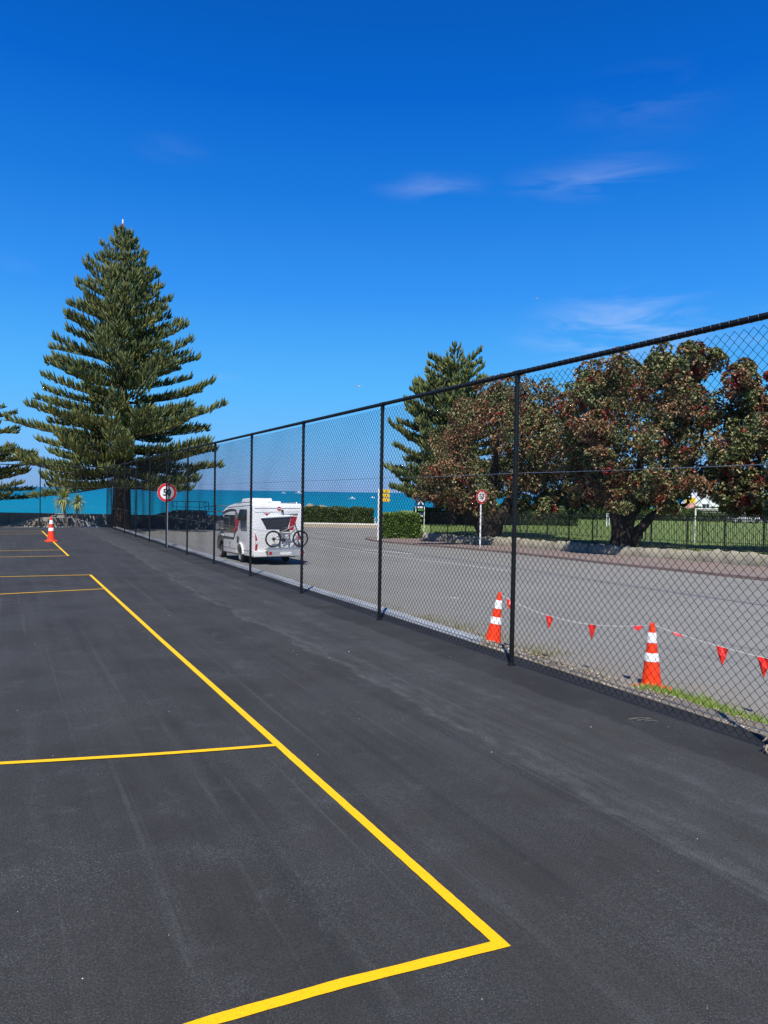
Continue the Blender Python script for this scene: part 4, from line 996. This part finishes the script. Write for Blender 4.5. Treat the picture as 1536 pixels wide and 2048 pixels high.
def hedge(label, x0, x1, y0, y1, z0, z1, n, mat, seed, leaf=.10, group=None, wav=.08):
    rr = np.random.default_rng(seed); t = thing('clipped_hedge', label, 'hedge', ((x0+x1)/2, (y0+y1)/2, z0), 0, group); W_, Dp, Hh = (x1-x0)/2, (y1-y0)/2, z1-z0
    areas = np.array([2*W_*Hh, Dp*Hh, Dp*Hh, 4*W_*Dp]); f = rr.choice(4, n, p=areas/areas.sum()); a = rr.uniform(-1, 1, n); b = rr.uniform(0, 1, n)
    P = np.zeros((n, 3)); Nn = np.zeros((n, 3))
    m0 = f == 0; P[m0] = np.stack([a[m0]*W_, np.full(m0.sum(), -Dp), b[m0]*Hh], 1); Nn[m0] = (0, -1, .2)
    m1 = f == 1; P[m1] = np.stack([np.full(m1.sum(), -W_), a[m1]*Dp, b[m1]*Hh], 1); Nn[m1] = (-1, 0, .2)
    m2 = f == 2; P[m2] = np.stack([np.full(m2.sum(), W_), a[m2]*Dp, b[m2]*Hh], 1); Nn[m2] = (1, 0, .2)
    m3 = f == 3; P[m3] = np.stack([a[m3]*W_, (2*b[m3]-1)*Dp, np.full(m3.sum(), Hh)], 1); Nn[m3] = (0, 0, 1)
    bump = wav * (np.sin(P[:, 0]*2.3+seed) + np.sin(P[:, 0]*5.1+P[:, 2]*4) * .6 + np.sin(P[:, 1]*3.7) * .5)
    P += Nn * (bump[:, None] + rr.uniform(-.14, .05, (n, 1))); D = unit(Nn + rr.normal(size=P.shape) * .8 + np.array([0, 0, .3]))
    V, Q = leaf_quads(P, D, leaf * 1.5, leaf * .42, rr); npmesh('leaves', V, Q, mat, t)
    MB().box(-W_+.18, W_-.18, -Dp+.18, Dp-.18, -.1, Hh-.16).build('inner_growth', mat, t)
    return t
hedge('long dark hedge beyond the road with the sea behind it, right of the motorhome', -11.2, -1.45, 95.3, 97.5, -2.387, -.42, 16000, DHEDGE, 1, .13)
hedge('bright green leafy hedge at the footpath corner beside the yellow finger signs', -.15, 3.15, 65.5, 67.8, -2.27, -.22, 14000, HEDGE, 2, .12, wav=.06)
hedge('dark green hedge behind the iron fence on the far side of the lawn, left end', 3.7, 22.5, 87, 89, lz(88) - .05, -.10, 22000, DHEDGE, 3, .13)
hedge('low dark hedge far across the lawn behind the goal', 22.6, 52, 112, 114.5, lz(99) - .05, -.15, 16000, DHEDGE, 4, .2, wav=.2)
for (x_, y_, r_, zt, lb) in ((14.5, 93, 1.5, .45, 'rounded bush poking above the dark hedge, nearer the left trunk'), (19.8, 94, 2.1, .62, 'wider rounded bush poking above the right end of the dark hedge')):
    rr = np.random.default_rng(int(x_)); n = 3500; t = thing('round_bush', lb, 'bush', (x_, y_, lz(93)))
    d_ = unit(rr.normal(size=(n, 3))); P = np.array([0, 0, (zt - lz(93)) / 2]) + d_ * np.array([r_, r_ * .8, (zt - lz(93)) / 2]) * rr.uniform(.8, 1.05, (n, 1)); V, Q = leaf_quads(P, unit(d_ + rr.normal(size=d_.shape) * .6), .22, .06, rr)
    npmesh('leaves', V, Q, HEDGE, t); MB().tube([(0, 0, 0), (0, 0, 1.4)], .1, 8).build('stem', BARK, t)

def cabbage(label, base, top, r, seed, n=90):
    rr = np.random.default_rng(seed); t = thing('cabbage_tree', label, 'small tree', base)
    tp = Vector(top) - Vector(base); MB().tube([(0, 0, -.1), (tp.x * .35, 0, tp.z * .3), (tp.x * .7, 0, tp.z * .65), (tp.x, tp.y, tp.z)], [.13, .10, .085, .07], 8).build('trunk', GBARK, t, smooth=True)
    mb = MB()
    for k in range(n):
        d = Vector(unit(rr.normal(size=3) + np.array([0, -.1, .35]))); ln = r * rr.uniform(.8, 1.1); s_ = d.cross(Vector((0, 0, 1))).normalized() * .042
        a = tp + d * .08; b = tp + d * ln * .6 + Vector((0, 0, -.02)); c_ = tp + d * ln + Vector((0, 0, -.28 * ln * (1 - d.z)))
        mb.add([a - s_ * .6, a + s_ * .6, b + s_, c_, b - s_], [(0, 1, 2, 4), (4, 2, 3)])
    mb.build('crown', CABB, t, fix=False)
cabbage('taller of the two spiky cabbage trees in front of the sea', (-26.1, 62, -2.39), (-26.5, 62, .76), 1.0, 2, 200)
cabbage('shorter of the two spiky cabbage trees in front of the sea', (-25.65, 62.1, -2.39), (-25.35, 62.1, .50), .82, 5, 160)

# ------------------------------------------------------------------ seafront structures
t = thing('seawall', 'long grey concrete seawall in front of the sea', 'wall')
x = -92.0; k = 0
while x < -12:
    b = MB().box(x, x + 3.96, 80, 80.35, -2.7, -1.19 + .012 * math.sin(k)).box(x - .01, x + 3.93, 79.93, 80.42, -1.187, -1.115)
    b.build('wall_panel', CONC, t); x += 4.0; k += 1
t = thing('concrete_ramp', 'curved concrete mound coloured shade-dark with a flat deck between the pine and the motorhome', 'ramp', (0, 0, 0))
pr_ = [(-25.6, -2.39)] + [(-25.6 + 3.9 * s_, -2.39 + 1.74 * (1 - (1 - s_) ** 2) ** .9) for s_ in np.linspace(.1, 1, 10)] + [(-18.75, -.62), (-18.70, -.98), (-17.1, -1.0), (-17.0, -1.5), (-15.2, -1.5), (-15.1, -2.39)]
MB().prism(pr_, 76.6, 79.6, 'y').build('mound', simple('pine_shade_concrete', (.10, .11, .115), .9, var=.3, scale=2), t, bevel=.03)  # the pine's shade is put into the mound's concrete colour
MB().box(-21.7, -18.8, 76.4, 79.65, -.62, -.50).build('deck_slab', simple('green_deck', (.05, .085, .075), .8), t)
t = thing('handrail', 'thin dark looped handrails standing on the concrete mound against the sea', 'handrail', (0, 0, 0))
def hoop(x0, x1, z0, z1, y, posts):
    mb = MB(); r_ = .25
    mb.tube([(x0 + r_, y, z0), (x0 + .07, y, z0 + .07), (x0, y, z0 + r_), (x0, y, z1 - r_), (x0 + .07, y, z1 - .07), (x0 + r_, y, z1), (x1 - r_, y, z1), (x1 - .07, y, z1 - .07), (x1, y, z1 - r_), (x1, y, z0 + r_), (x1 - .07, y, z0 + .07), (x1 - r_, y, z0)], .032, 6, closed=True)
    mb.build('rail_loop', IRON, t)
    for p_, zb in posts: MB().tube([(p_, y, zb), (p_, y, z1)], .030, 6).build('rail_post', IRON, t)
hoop(-21.7, -18.2, -.12, .44, 76.7, [(-21.2, -.6), (-20.3, -.6), (-18.9, -.6)])
hoop(-19.1, -18.55, -.12, .44, 79.3, [(-18.6, -.6)])
hoop(-18.3, -15.9, -.55, .02, 76.7, [(-17.9, -1.0), (-17.2, -1.0), (-16.0, -1.5)])
hoop(-18.3, -15.9, -.55, .02, 79.3, [(-17.9, -1.0), (-16.0, -1.5)])
t = thing('concrete_seating', 'low angular concrete seating and ramp beside the cabbage trees at the far left', 'seating', (0, 0, 0))
MB().prism([(-38.9, -2.39), (-35.6, -1.45), (-32.5, -1.45), (-32.4, -2.39)], 77.0, 78.6, 'y').build('ramp_block', CONC, t, bevel=.02)
MB().prism([(-32.2, -2.39), (-32.2, -1.50), (-29.8, -2.05), (-29.7, -2.39)], 77.2, 78.0, 'y').build('ramp_block', CONC, t, bevel=.02)
for k in range(8):
    MB().box(-36.2 + k * .52, -35.76 + k * .52, 75.9, 76.9, -2.30, -1.92 + .03 * (k % 3)).build('seat_slat', TIMB, t, bevel=.01)
MB().box(-36.4, -31.7, 75.8, 77.0, -2.39, -2.30).build('plinth', PALE, t)
MB().box(-30.6, -28.6, 75.5, 75.9, -2.39, -2.22).build('kerb_beam', PALE, t)
x_, y_ = -19.15, 38.6
t = thing('white_timber_block', 'low white painted block lying past the far end of the court at the left edge', 'barrier', (-20.3, 37.2, cz(37)), rad(6))
MB().box(-.9, .95, -.12, .12, .02, .22).build('block', WHITE, t, bevel=.02)
for x in (.55, .75): MB().lathe([(.035, -.125), (.035, -.12)], 10, (x, 0, .12), axis='y').build('bolt_hole', VDARK, t)
# far kerb at the end of the road
t = thing('road_end_kerb', 'white kerb with a faded yellow line closing the road beneath the far hedge', 'kerb')
for k in range(8):
    x = -11.2 + k * 1.3; MB().box(x, x + 1.28, 94.1, 94.4, -2.5, -2.24).build('kerb_stone', WHITE, t)
MB().box(-11.2, -.9, 92.3, 92.5, -2.385, -2.372).build('painted_line', YRUB, t)
t = thing('stone_post', 'short pale post standing at the gap in the hedges', 'post', (-1.1, 94.5, -2.39)); MB().box(-.08, .08, -.08, .08, 0, .9).build('post_body', PALE, t, bevel=.02)
def rock(label, loc, r, seed, sc_=(1, 1, 1)):
    import bmesh
    rr = random.Random(seed); b = bmesh.new(); bmesh.ops.create_icosphere(b, subdivisions=3, radius=r)
    for v_ in b.verts:
        p = v_.co; n_ = 1 + .18 * math.sin(p.x * 3 / r + seed) + .14 * math.sin(p.y * 4 / r + p.z * 3 / r + seed * 2) + rr.uniform(-.04, .04); v_.co = Vector((p.x * n_ * sc_[0], p.y * n_ * sc_[1], p.z * n_ * sc_[2]))
    me = bpy.data.meshes.new('boulder'); b.to_mesh(me); b.free(); me.materials.append(ROCK); o = link('boulder', me, None, loc); return tag(o, label, 'boulder')
rock('pale brown boulder showing above the left end of the far hedge, next to the motorhome', (-9.9, 99, -1.3), 1.15, 1, (1, .9, 1.15))
rock('white topped boulder showing above the far hedge, the right one', (-7.7, 99, -1.3), 1.2, 4, (1.2, .9, 1.12))
# boats and buoys
def boat(label, loc, L_, rz_=0):
    t = thing('small_boat', label, 'boat', loc, rz_)
    n = 10; V = []; 
    for i in range(n):
        f = i / (n-1); w_ = L_ * .17 * math.sin(math.pi * min(1, .25 + f * .75)) ** .7 * (1 - f ** 4 * .95)
        for a, h_ in ((-1, 1), (-.6, 0), (.6, 0), (1, 1)): V.append((L_ * (f - .5), a * w_, -.2 + h_ * (L_ * .12 + f * L_ * .05)))
    F = [(i*4+j, i*4+j+1, (i+1)*4+j+1, (i+1)*4+j) for i in range(n-1) for j in range(3)] + [(i*4+3, i*4, (i+1)*4, (i+1)*4+3) for i in range(n-1)] + [(0, 1, 2, 3)]
    MB().add(V, F).build('hull', WHITE, t, smooth=True)
    MB().prism([(-L_*.15, L_*.12), (-L_*.10, L_*.30), (L_*.12, L_*.30), (L_*.22, L_*.12)], -L_*.11, L_*.11, 'y').build('cabin', WHITE, t)
boat('tiny white boat on the horizon above the motorhome roof, left one', (-330, 2450, -6.4), 14)
boat('tiny white boat on the horizon just left of a fence post, longer one', (-283, 2480, -6.4), 26, .1)
boat('small boat near the horizon right of the far hedge', (-17, 1080, -6.4), 7)
boat('small orange brown boat riding on the sea above the far hedge', (-38, 880, -6.4), 8, .2)
# gulls
def gull(label, loc, s_, rz_=0):
    t = thing('gull', label, 'bird', loc, rz_)
    MB().lathe([(.01, -.22), (.045, -.14), (.06, -.02), (.05, .10), (.028, .17), (.03, .21), (.012, .25), (.004, .29)], 10, axis='y').build('body', GULLW, t, smooth=True)
    for sg in (-1, 1):
        MB().add([(sg*.04, -.06, .02), (sg*.04, .08, .02), (sg*.32, .10, .12), (sg*.32, -.01, .12), (sg*.62, -.06, .06), (sg*.04, -.06, .035), (sg*.04, .08, .035), (sg*.32, .10, .13), (sg*.32, -.01, .13)],
                 [(0,1,2,3),(3,2,4),(5,8,7,6),(8,4,7),(0,3,8,5),(1,6,7,2),(2,7,4),(3,4,8)]).build('wing', GULLW, t)
    t.scale = (s_,)*3
gull('small white gull flying in the open sky above the fence', (-2.2, 60, 10.1), .9, .6)
gull('distant dark speck of a gull high in the sky above the trees', (19.8, 100, 27.7), .9, -.8)

# far buildings and things across the lawn
t = thing('gabled_cottage', 'small white gabled building with a dark window, far across the lawn', 'building', (55.9, 130, lz(99) - .3))
MB().prism([(-2.1, 0), (2.1, 0), (2.1, 2.9), (0, 4.9), (-2.1, 2.9)], 0, 5, 'y').build('wall', WHITE, t)
MB().prism([(-2.4, 2.75), (0, 5.05), (2.4, 2.75), (2.4, 2.6), (0, 4.88), (-2.4, 2.6)], -.3, 5.3, 'y').build('roof', SIGNW, t)
w_ = MB().box(-.75, .45, -.06, -.01, 1.7, 2.75).build('window', VDARK, t); MB().box(-.17, -.11, -.08, -.062, 1.72, 2.73).build('glazing_bar', WHITE, w_)
MB().lathe([(.28, -.06), (.28, -.01)], 16, (.5, 0, 3.75), axis='y').build('round_vent', VDARK, t)
MB().box(-3.6, -2.11, .5, 4, 0, 2.2).build('side_shed', WHITE, t)
t = thing('green_roof_shelter', 'low shelter with a pale green roof and red end beside the white gabled building', 'building', (61.0, 131, lz(99) - .3))
MB().add([(-2.8, -1, 2.3), (3.2, -1, 2.3), (3.2, 3, 3.9), (-2.8, 3, 3.9), (-2.8, -1, 2.1), (3.2, -1, 2.1), (3.2, 3, 3.7), (-2.8, 3, 3.7)], [(0,1,2,3),(7,6,5,4),(0,4,5,1),(1,5,6,2),(2,6,7,3),(3,7,4,0)]).build('roof', GREENR, t)
MB().box(-2.7, 3.1, -.5, 2.8, 0, 2.08).build('wall', simple('grey_green_wall', (.12, .18, .15), .7), t)
MB().box(3.3, 5.2, -1, 2, 0, 3.6).build('red_end', REDW, t)
t = thing('notice_board', 'yellow and pink square sign far across the lawn between the tree trunks', 'sign', (52.2, 128, lz(99)))
for x in (-.75, .75): MB().box(x - .06, x + .06, -.05, .05, 0, 3.6).build('leg', WHITE, t)
MB().box(-.85, .85, -.12, -.052, 2.6, 3.55).build('yellow_panel', SIGNY, t); MB().box(-.85, .85, -.12, -.052, 1.3, 2.57).build('pink_panel', PINKS, t)
MB().box(-.86, .3, -.13, -.122, 3.2, 3.42).build('dark_band', SIGNK, t)
t = thing('blue_pool_building', 'bright blue low building with a white roof edge glimpsed between the tree trunks', 'building', (33.2, 122, lz(99) - .3))
MB().box(-3.9, 3.9, 0, 5, 0, 3.2).build('wall', BLUEW, t); MB().box(-4.1, 4.1, -.3, 5.3, 3.21, 3.5).build('roof_edge', WHITE, t)
MB().prism([(-.6, 1.9), (.2, 1.9), (2.2, 3.15), (1.5, 3.15)], -.35, -.31, 'y').build('red_brace', simple('faded_red_brace', (.34, .09, .09), .6), t)
t = thing('white_picket_gate', 'white upright slats of a little gate beyond the lawn, left of the big trunk', 'gate', (26.0, 87.6, lz(87.6)))
for k in range(7):
    if k != 2: MB().box(k * .24, k * .24 + .13, 0, .04, 0, 1.5 + .15 * (k > 2)).build('slat', WHITE, t)
MB().box(-.05, 1.7, .042, .08, 1.1, 1.2).build('cross_rail', WHITE, t)
for k, (x, c_) in enumerate(((60.5, (.55, .56, .58)), (66.5, (.05, .06, .09)), (72.6, (.60, .60, .58)))):
    t = thing('parked_car', ('pale grey', 'dark blue', 'white')[k] + ' car parked beyond the lawn under the right hand tree', 'car', (x * .86, 108 + k, lz(99)), rad(4))
    MB().prism([(-2.1, .25), (-2.15, .75), (-1.9, .95), (-1.3, 1.0), (-.7, 1.42), (.7, 1.45), (1.3, 1.0), (2.0, .85), (2.12, .6), (2.1, .25)], -.85, .85, 'y').build('body', simple('car_paint', c_, .3), t, bevel=.05)
    MB().prism([(-1.15, 1.0), (-.66, 1.37), (.66, 1.39), (1.15, 1.0)], -.86, .86, 'y').build('windows', GLASS, t)
    for wx_ in (-1.3, 1.3):
        for wy_ in (-.8, .8): MB().lathe([(.32, -.1), (.32, .1)], 16, (wx_, wy_, .32), axis='y').build('wheel', RUB, t)

# ------------------------------------------------------------------ grass verge, weeds, pebbles
def blades(name, n, mat, seed, umin, umax, vfun, hmin, hmax, kind='stuff', clump=0):
    rr = np.random.default_rng(seed); u_ = rr.uniform(umin, umax, n)
    if clump: cs = rr.uniform(umin, umax, clump); u_ = cs[rr.integers(0, clump, n)] + rr.normal(size=n) * .10
    v_ = vfun(u_, rr); X = DU[0]*u_ + DV[0]*v_; Y = DU[1]*u_ + DV[1]*v_
    Z = np.array([max(bank_z(b, y), (rz(y) if b > 7.1 else -9)) for b, y in zip(v_, Y)])
    h = rr.uniform(hmin, hmax, n)
    if name == 'verge_grass': h = h * np.clip(np.abs(u_ - 7.55) / .5, .12, 1) * np.where(u_ > 7.2, .55, 1); keep_ = ~((u_ > 7.2) & (rr.uniform(size=n) < .5)); h = np.where(keep_, h, .01)
    a = rr.uniform(0, 6.28, n); lean = rr.uniform(0, .6, n) * h; w_ = .005
    P = np.zeros((n, 4, 3)); dx, dy = np.cos(a), np.sin(a)
    P[:, 0] = np.stack([X - dy*w_, Y + dx*w_, Z - .01], 1); P[:, 1] = np.stack([X + dy*w_, Y - dx*w_, Z - .01], 1)
    P[:, 2] = np.stack([X + dx*lean*.4 + dy*w_*.7, Y + dy*lean*.4 - dx*w_*.7, Z + h*.6], 1); P[:, 3] = np.stack([X + dx*lean, Y + dy*lean, Z + h], 1)
    o = npmesh(name, P.reshape(-1, 3), np.arange(4*n).reshape(-1, 4), mat); tag(o, kind=kind); return o
o = blades('verge_grass', 60000, BLADE, 4, -4, 9.2, lambda u_, rr: 7.28 + rr.normal(size=len(u_)) * .15 + .08 * np.sin(u_ * 2.1), .07, .20)
tag(o, 'fresh green grass growing along the road edge behind the near fence', 'grass')
o = blades('verge_weeds', 9000, WEED, 6, 7, 38, lambda u_, rr: 7.7 + rr.normal(size=len(u_)) * .5, .03, .12, clump=60)
tag(o, 'sparse dry weeds at the far road edge beyond the fence', 'weeds')
def pebbles(name, n, mat, seed, pts, smin, smax):
    rr = np.random.default_rng(seed); oc = np.array([(1,0,0),(-1,0,0),(0,1,0),(0,-1,0),(0,0,1),(0,0,-1)], float); F = np.array([(0,2,4),(2,1,4),(1,3,4),(3,0,4),(2,0,5),(1,2,5),(3,1,5),(0,3,5)])
    s_ = rr.uniform(smin, smax, (n, 1, 1)) * rr.uniform(.6, 1.3, (n, 1, 3)); V = pts[:, None, :] + (oc[None] + rr.normal(size=(n, 6, 3)) * .15) * s_
    Q = (F[None] + (np.arange(n) * 6)[:, None, None]).reshape(-1, 3); return npmesh(name, V.reshape(-1, 3), Q, mat)
rr = np.random.default_rng(9); n = 5200; u_ = rr.uniform(-4, 14, n); v_ = 5.03 + np.abs(rr.normal(size=n)) * .30; X = DU[0]*u_+DV[0]*v_; Y = DU[1]*u_+DV[1]*v_
Z = np.array([bank_z(b, y) for b, y in zip(v_, Y)])
m = Mat('mixed_gravel_stones', (.3, .26, .2), .9); m.col = m.crampl(m.island(), [(0, (.16, .13, .09)), (.4, (.38, .30, .20)), (.8, (.50, .42, .30)), (1, (.66, .60, .50))]); m.l(m.col, m.b.inputs['Base Color']); STONES = m.m
o = pebbles('loose_gravel', n, STONES, 9, np.stack([X, Y, Z + .004], 1), .005, .020); tag(o, 'loose tan gravel lying along the court edge outside the fence', 'gravel', kind='stuff')
gm = Mat('mixed_grit', (.4, .36, .3), .8); gm.col = gm.crampl(gm.island(), [(0, (.10, .07, .04)), (.5, (.22, .17, .10)), (.7, (.45, .42, .36)), (1, (.65, .62, .56))]); gm.l(gm.col, gm.b.inputs['Base Color']); GRITM = gm.m
n = 420; X = rr.uniform(-5, 5, n); Y = rr.uniform(2.2, 16, n); ok = (DV[0]*X + DV[1]*Y) < 4.9; X, Y = X[ok], Y[ok]; n = len(X)
o = pebbles('scattered_grit', n, GRITM, 3, np.stack([X, Y, -.0075 * Y + .001], 1), .0015, .0045); tag(o, 'tiny pale stones scattered over the dark court surface', 'grit', kind='stuff')

# dry stalks dropped on the court and a frayed rope end tied at the fence foot
cs = (2.05, 5.82)
mb = MB()
for (x0, y0, x1, y1) in ((-.10, .02, .07, .03), (-.06, -.04, .08, .02), (.0, -.05, .06, .05), (-.11, .0, -.02, -.01), (.02, -.03, .10, -.045)):
    mb.tube([(cs[0] + x0, cs[1] + y0, cz(cs[1]) + .004), (cs[0] + (x0 + x1) / 2 + .01, cs[1] + (y0 + y1) / 2, cz(cs[1]) + .012), (cs[0] + x1, cs[1] + y1, cz(cs[1]) + .005)], .0011, 4)
tag(mb.build('dry_stalks', simple('straw', (.22, .21, .18), .8)), 'few dry pale stalks dropped on the dark court strip close to the fence', 'dry stalks', kind='stuff')
rx, ry = uv(3.33, 4.66)
t = thing('rope_knot', 'frayed pale rope end knotted at the foot of the fence at the right edge', 'rope', (rx, ry, cz(ry)))
MB().tube([(.028 * math.cos(a) * (1 + .2 * math.sin(3 * a)), .02 * math.sin(2 * a), .075 + .035 * math.sin(a)) for a in np.linspace(0, 2 * math.pi, 17)[:-1]], .0055, 6, closed=True).build('knot', TIMB, t, smooth=True)
MB().tube([(0, -.01, .06), (-.02, -.03, .035), (-.01, -.05, .012)], [.008, .007, .004], 6).build('rope_tail', TIMB, t, smooth=True)
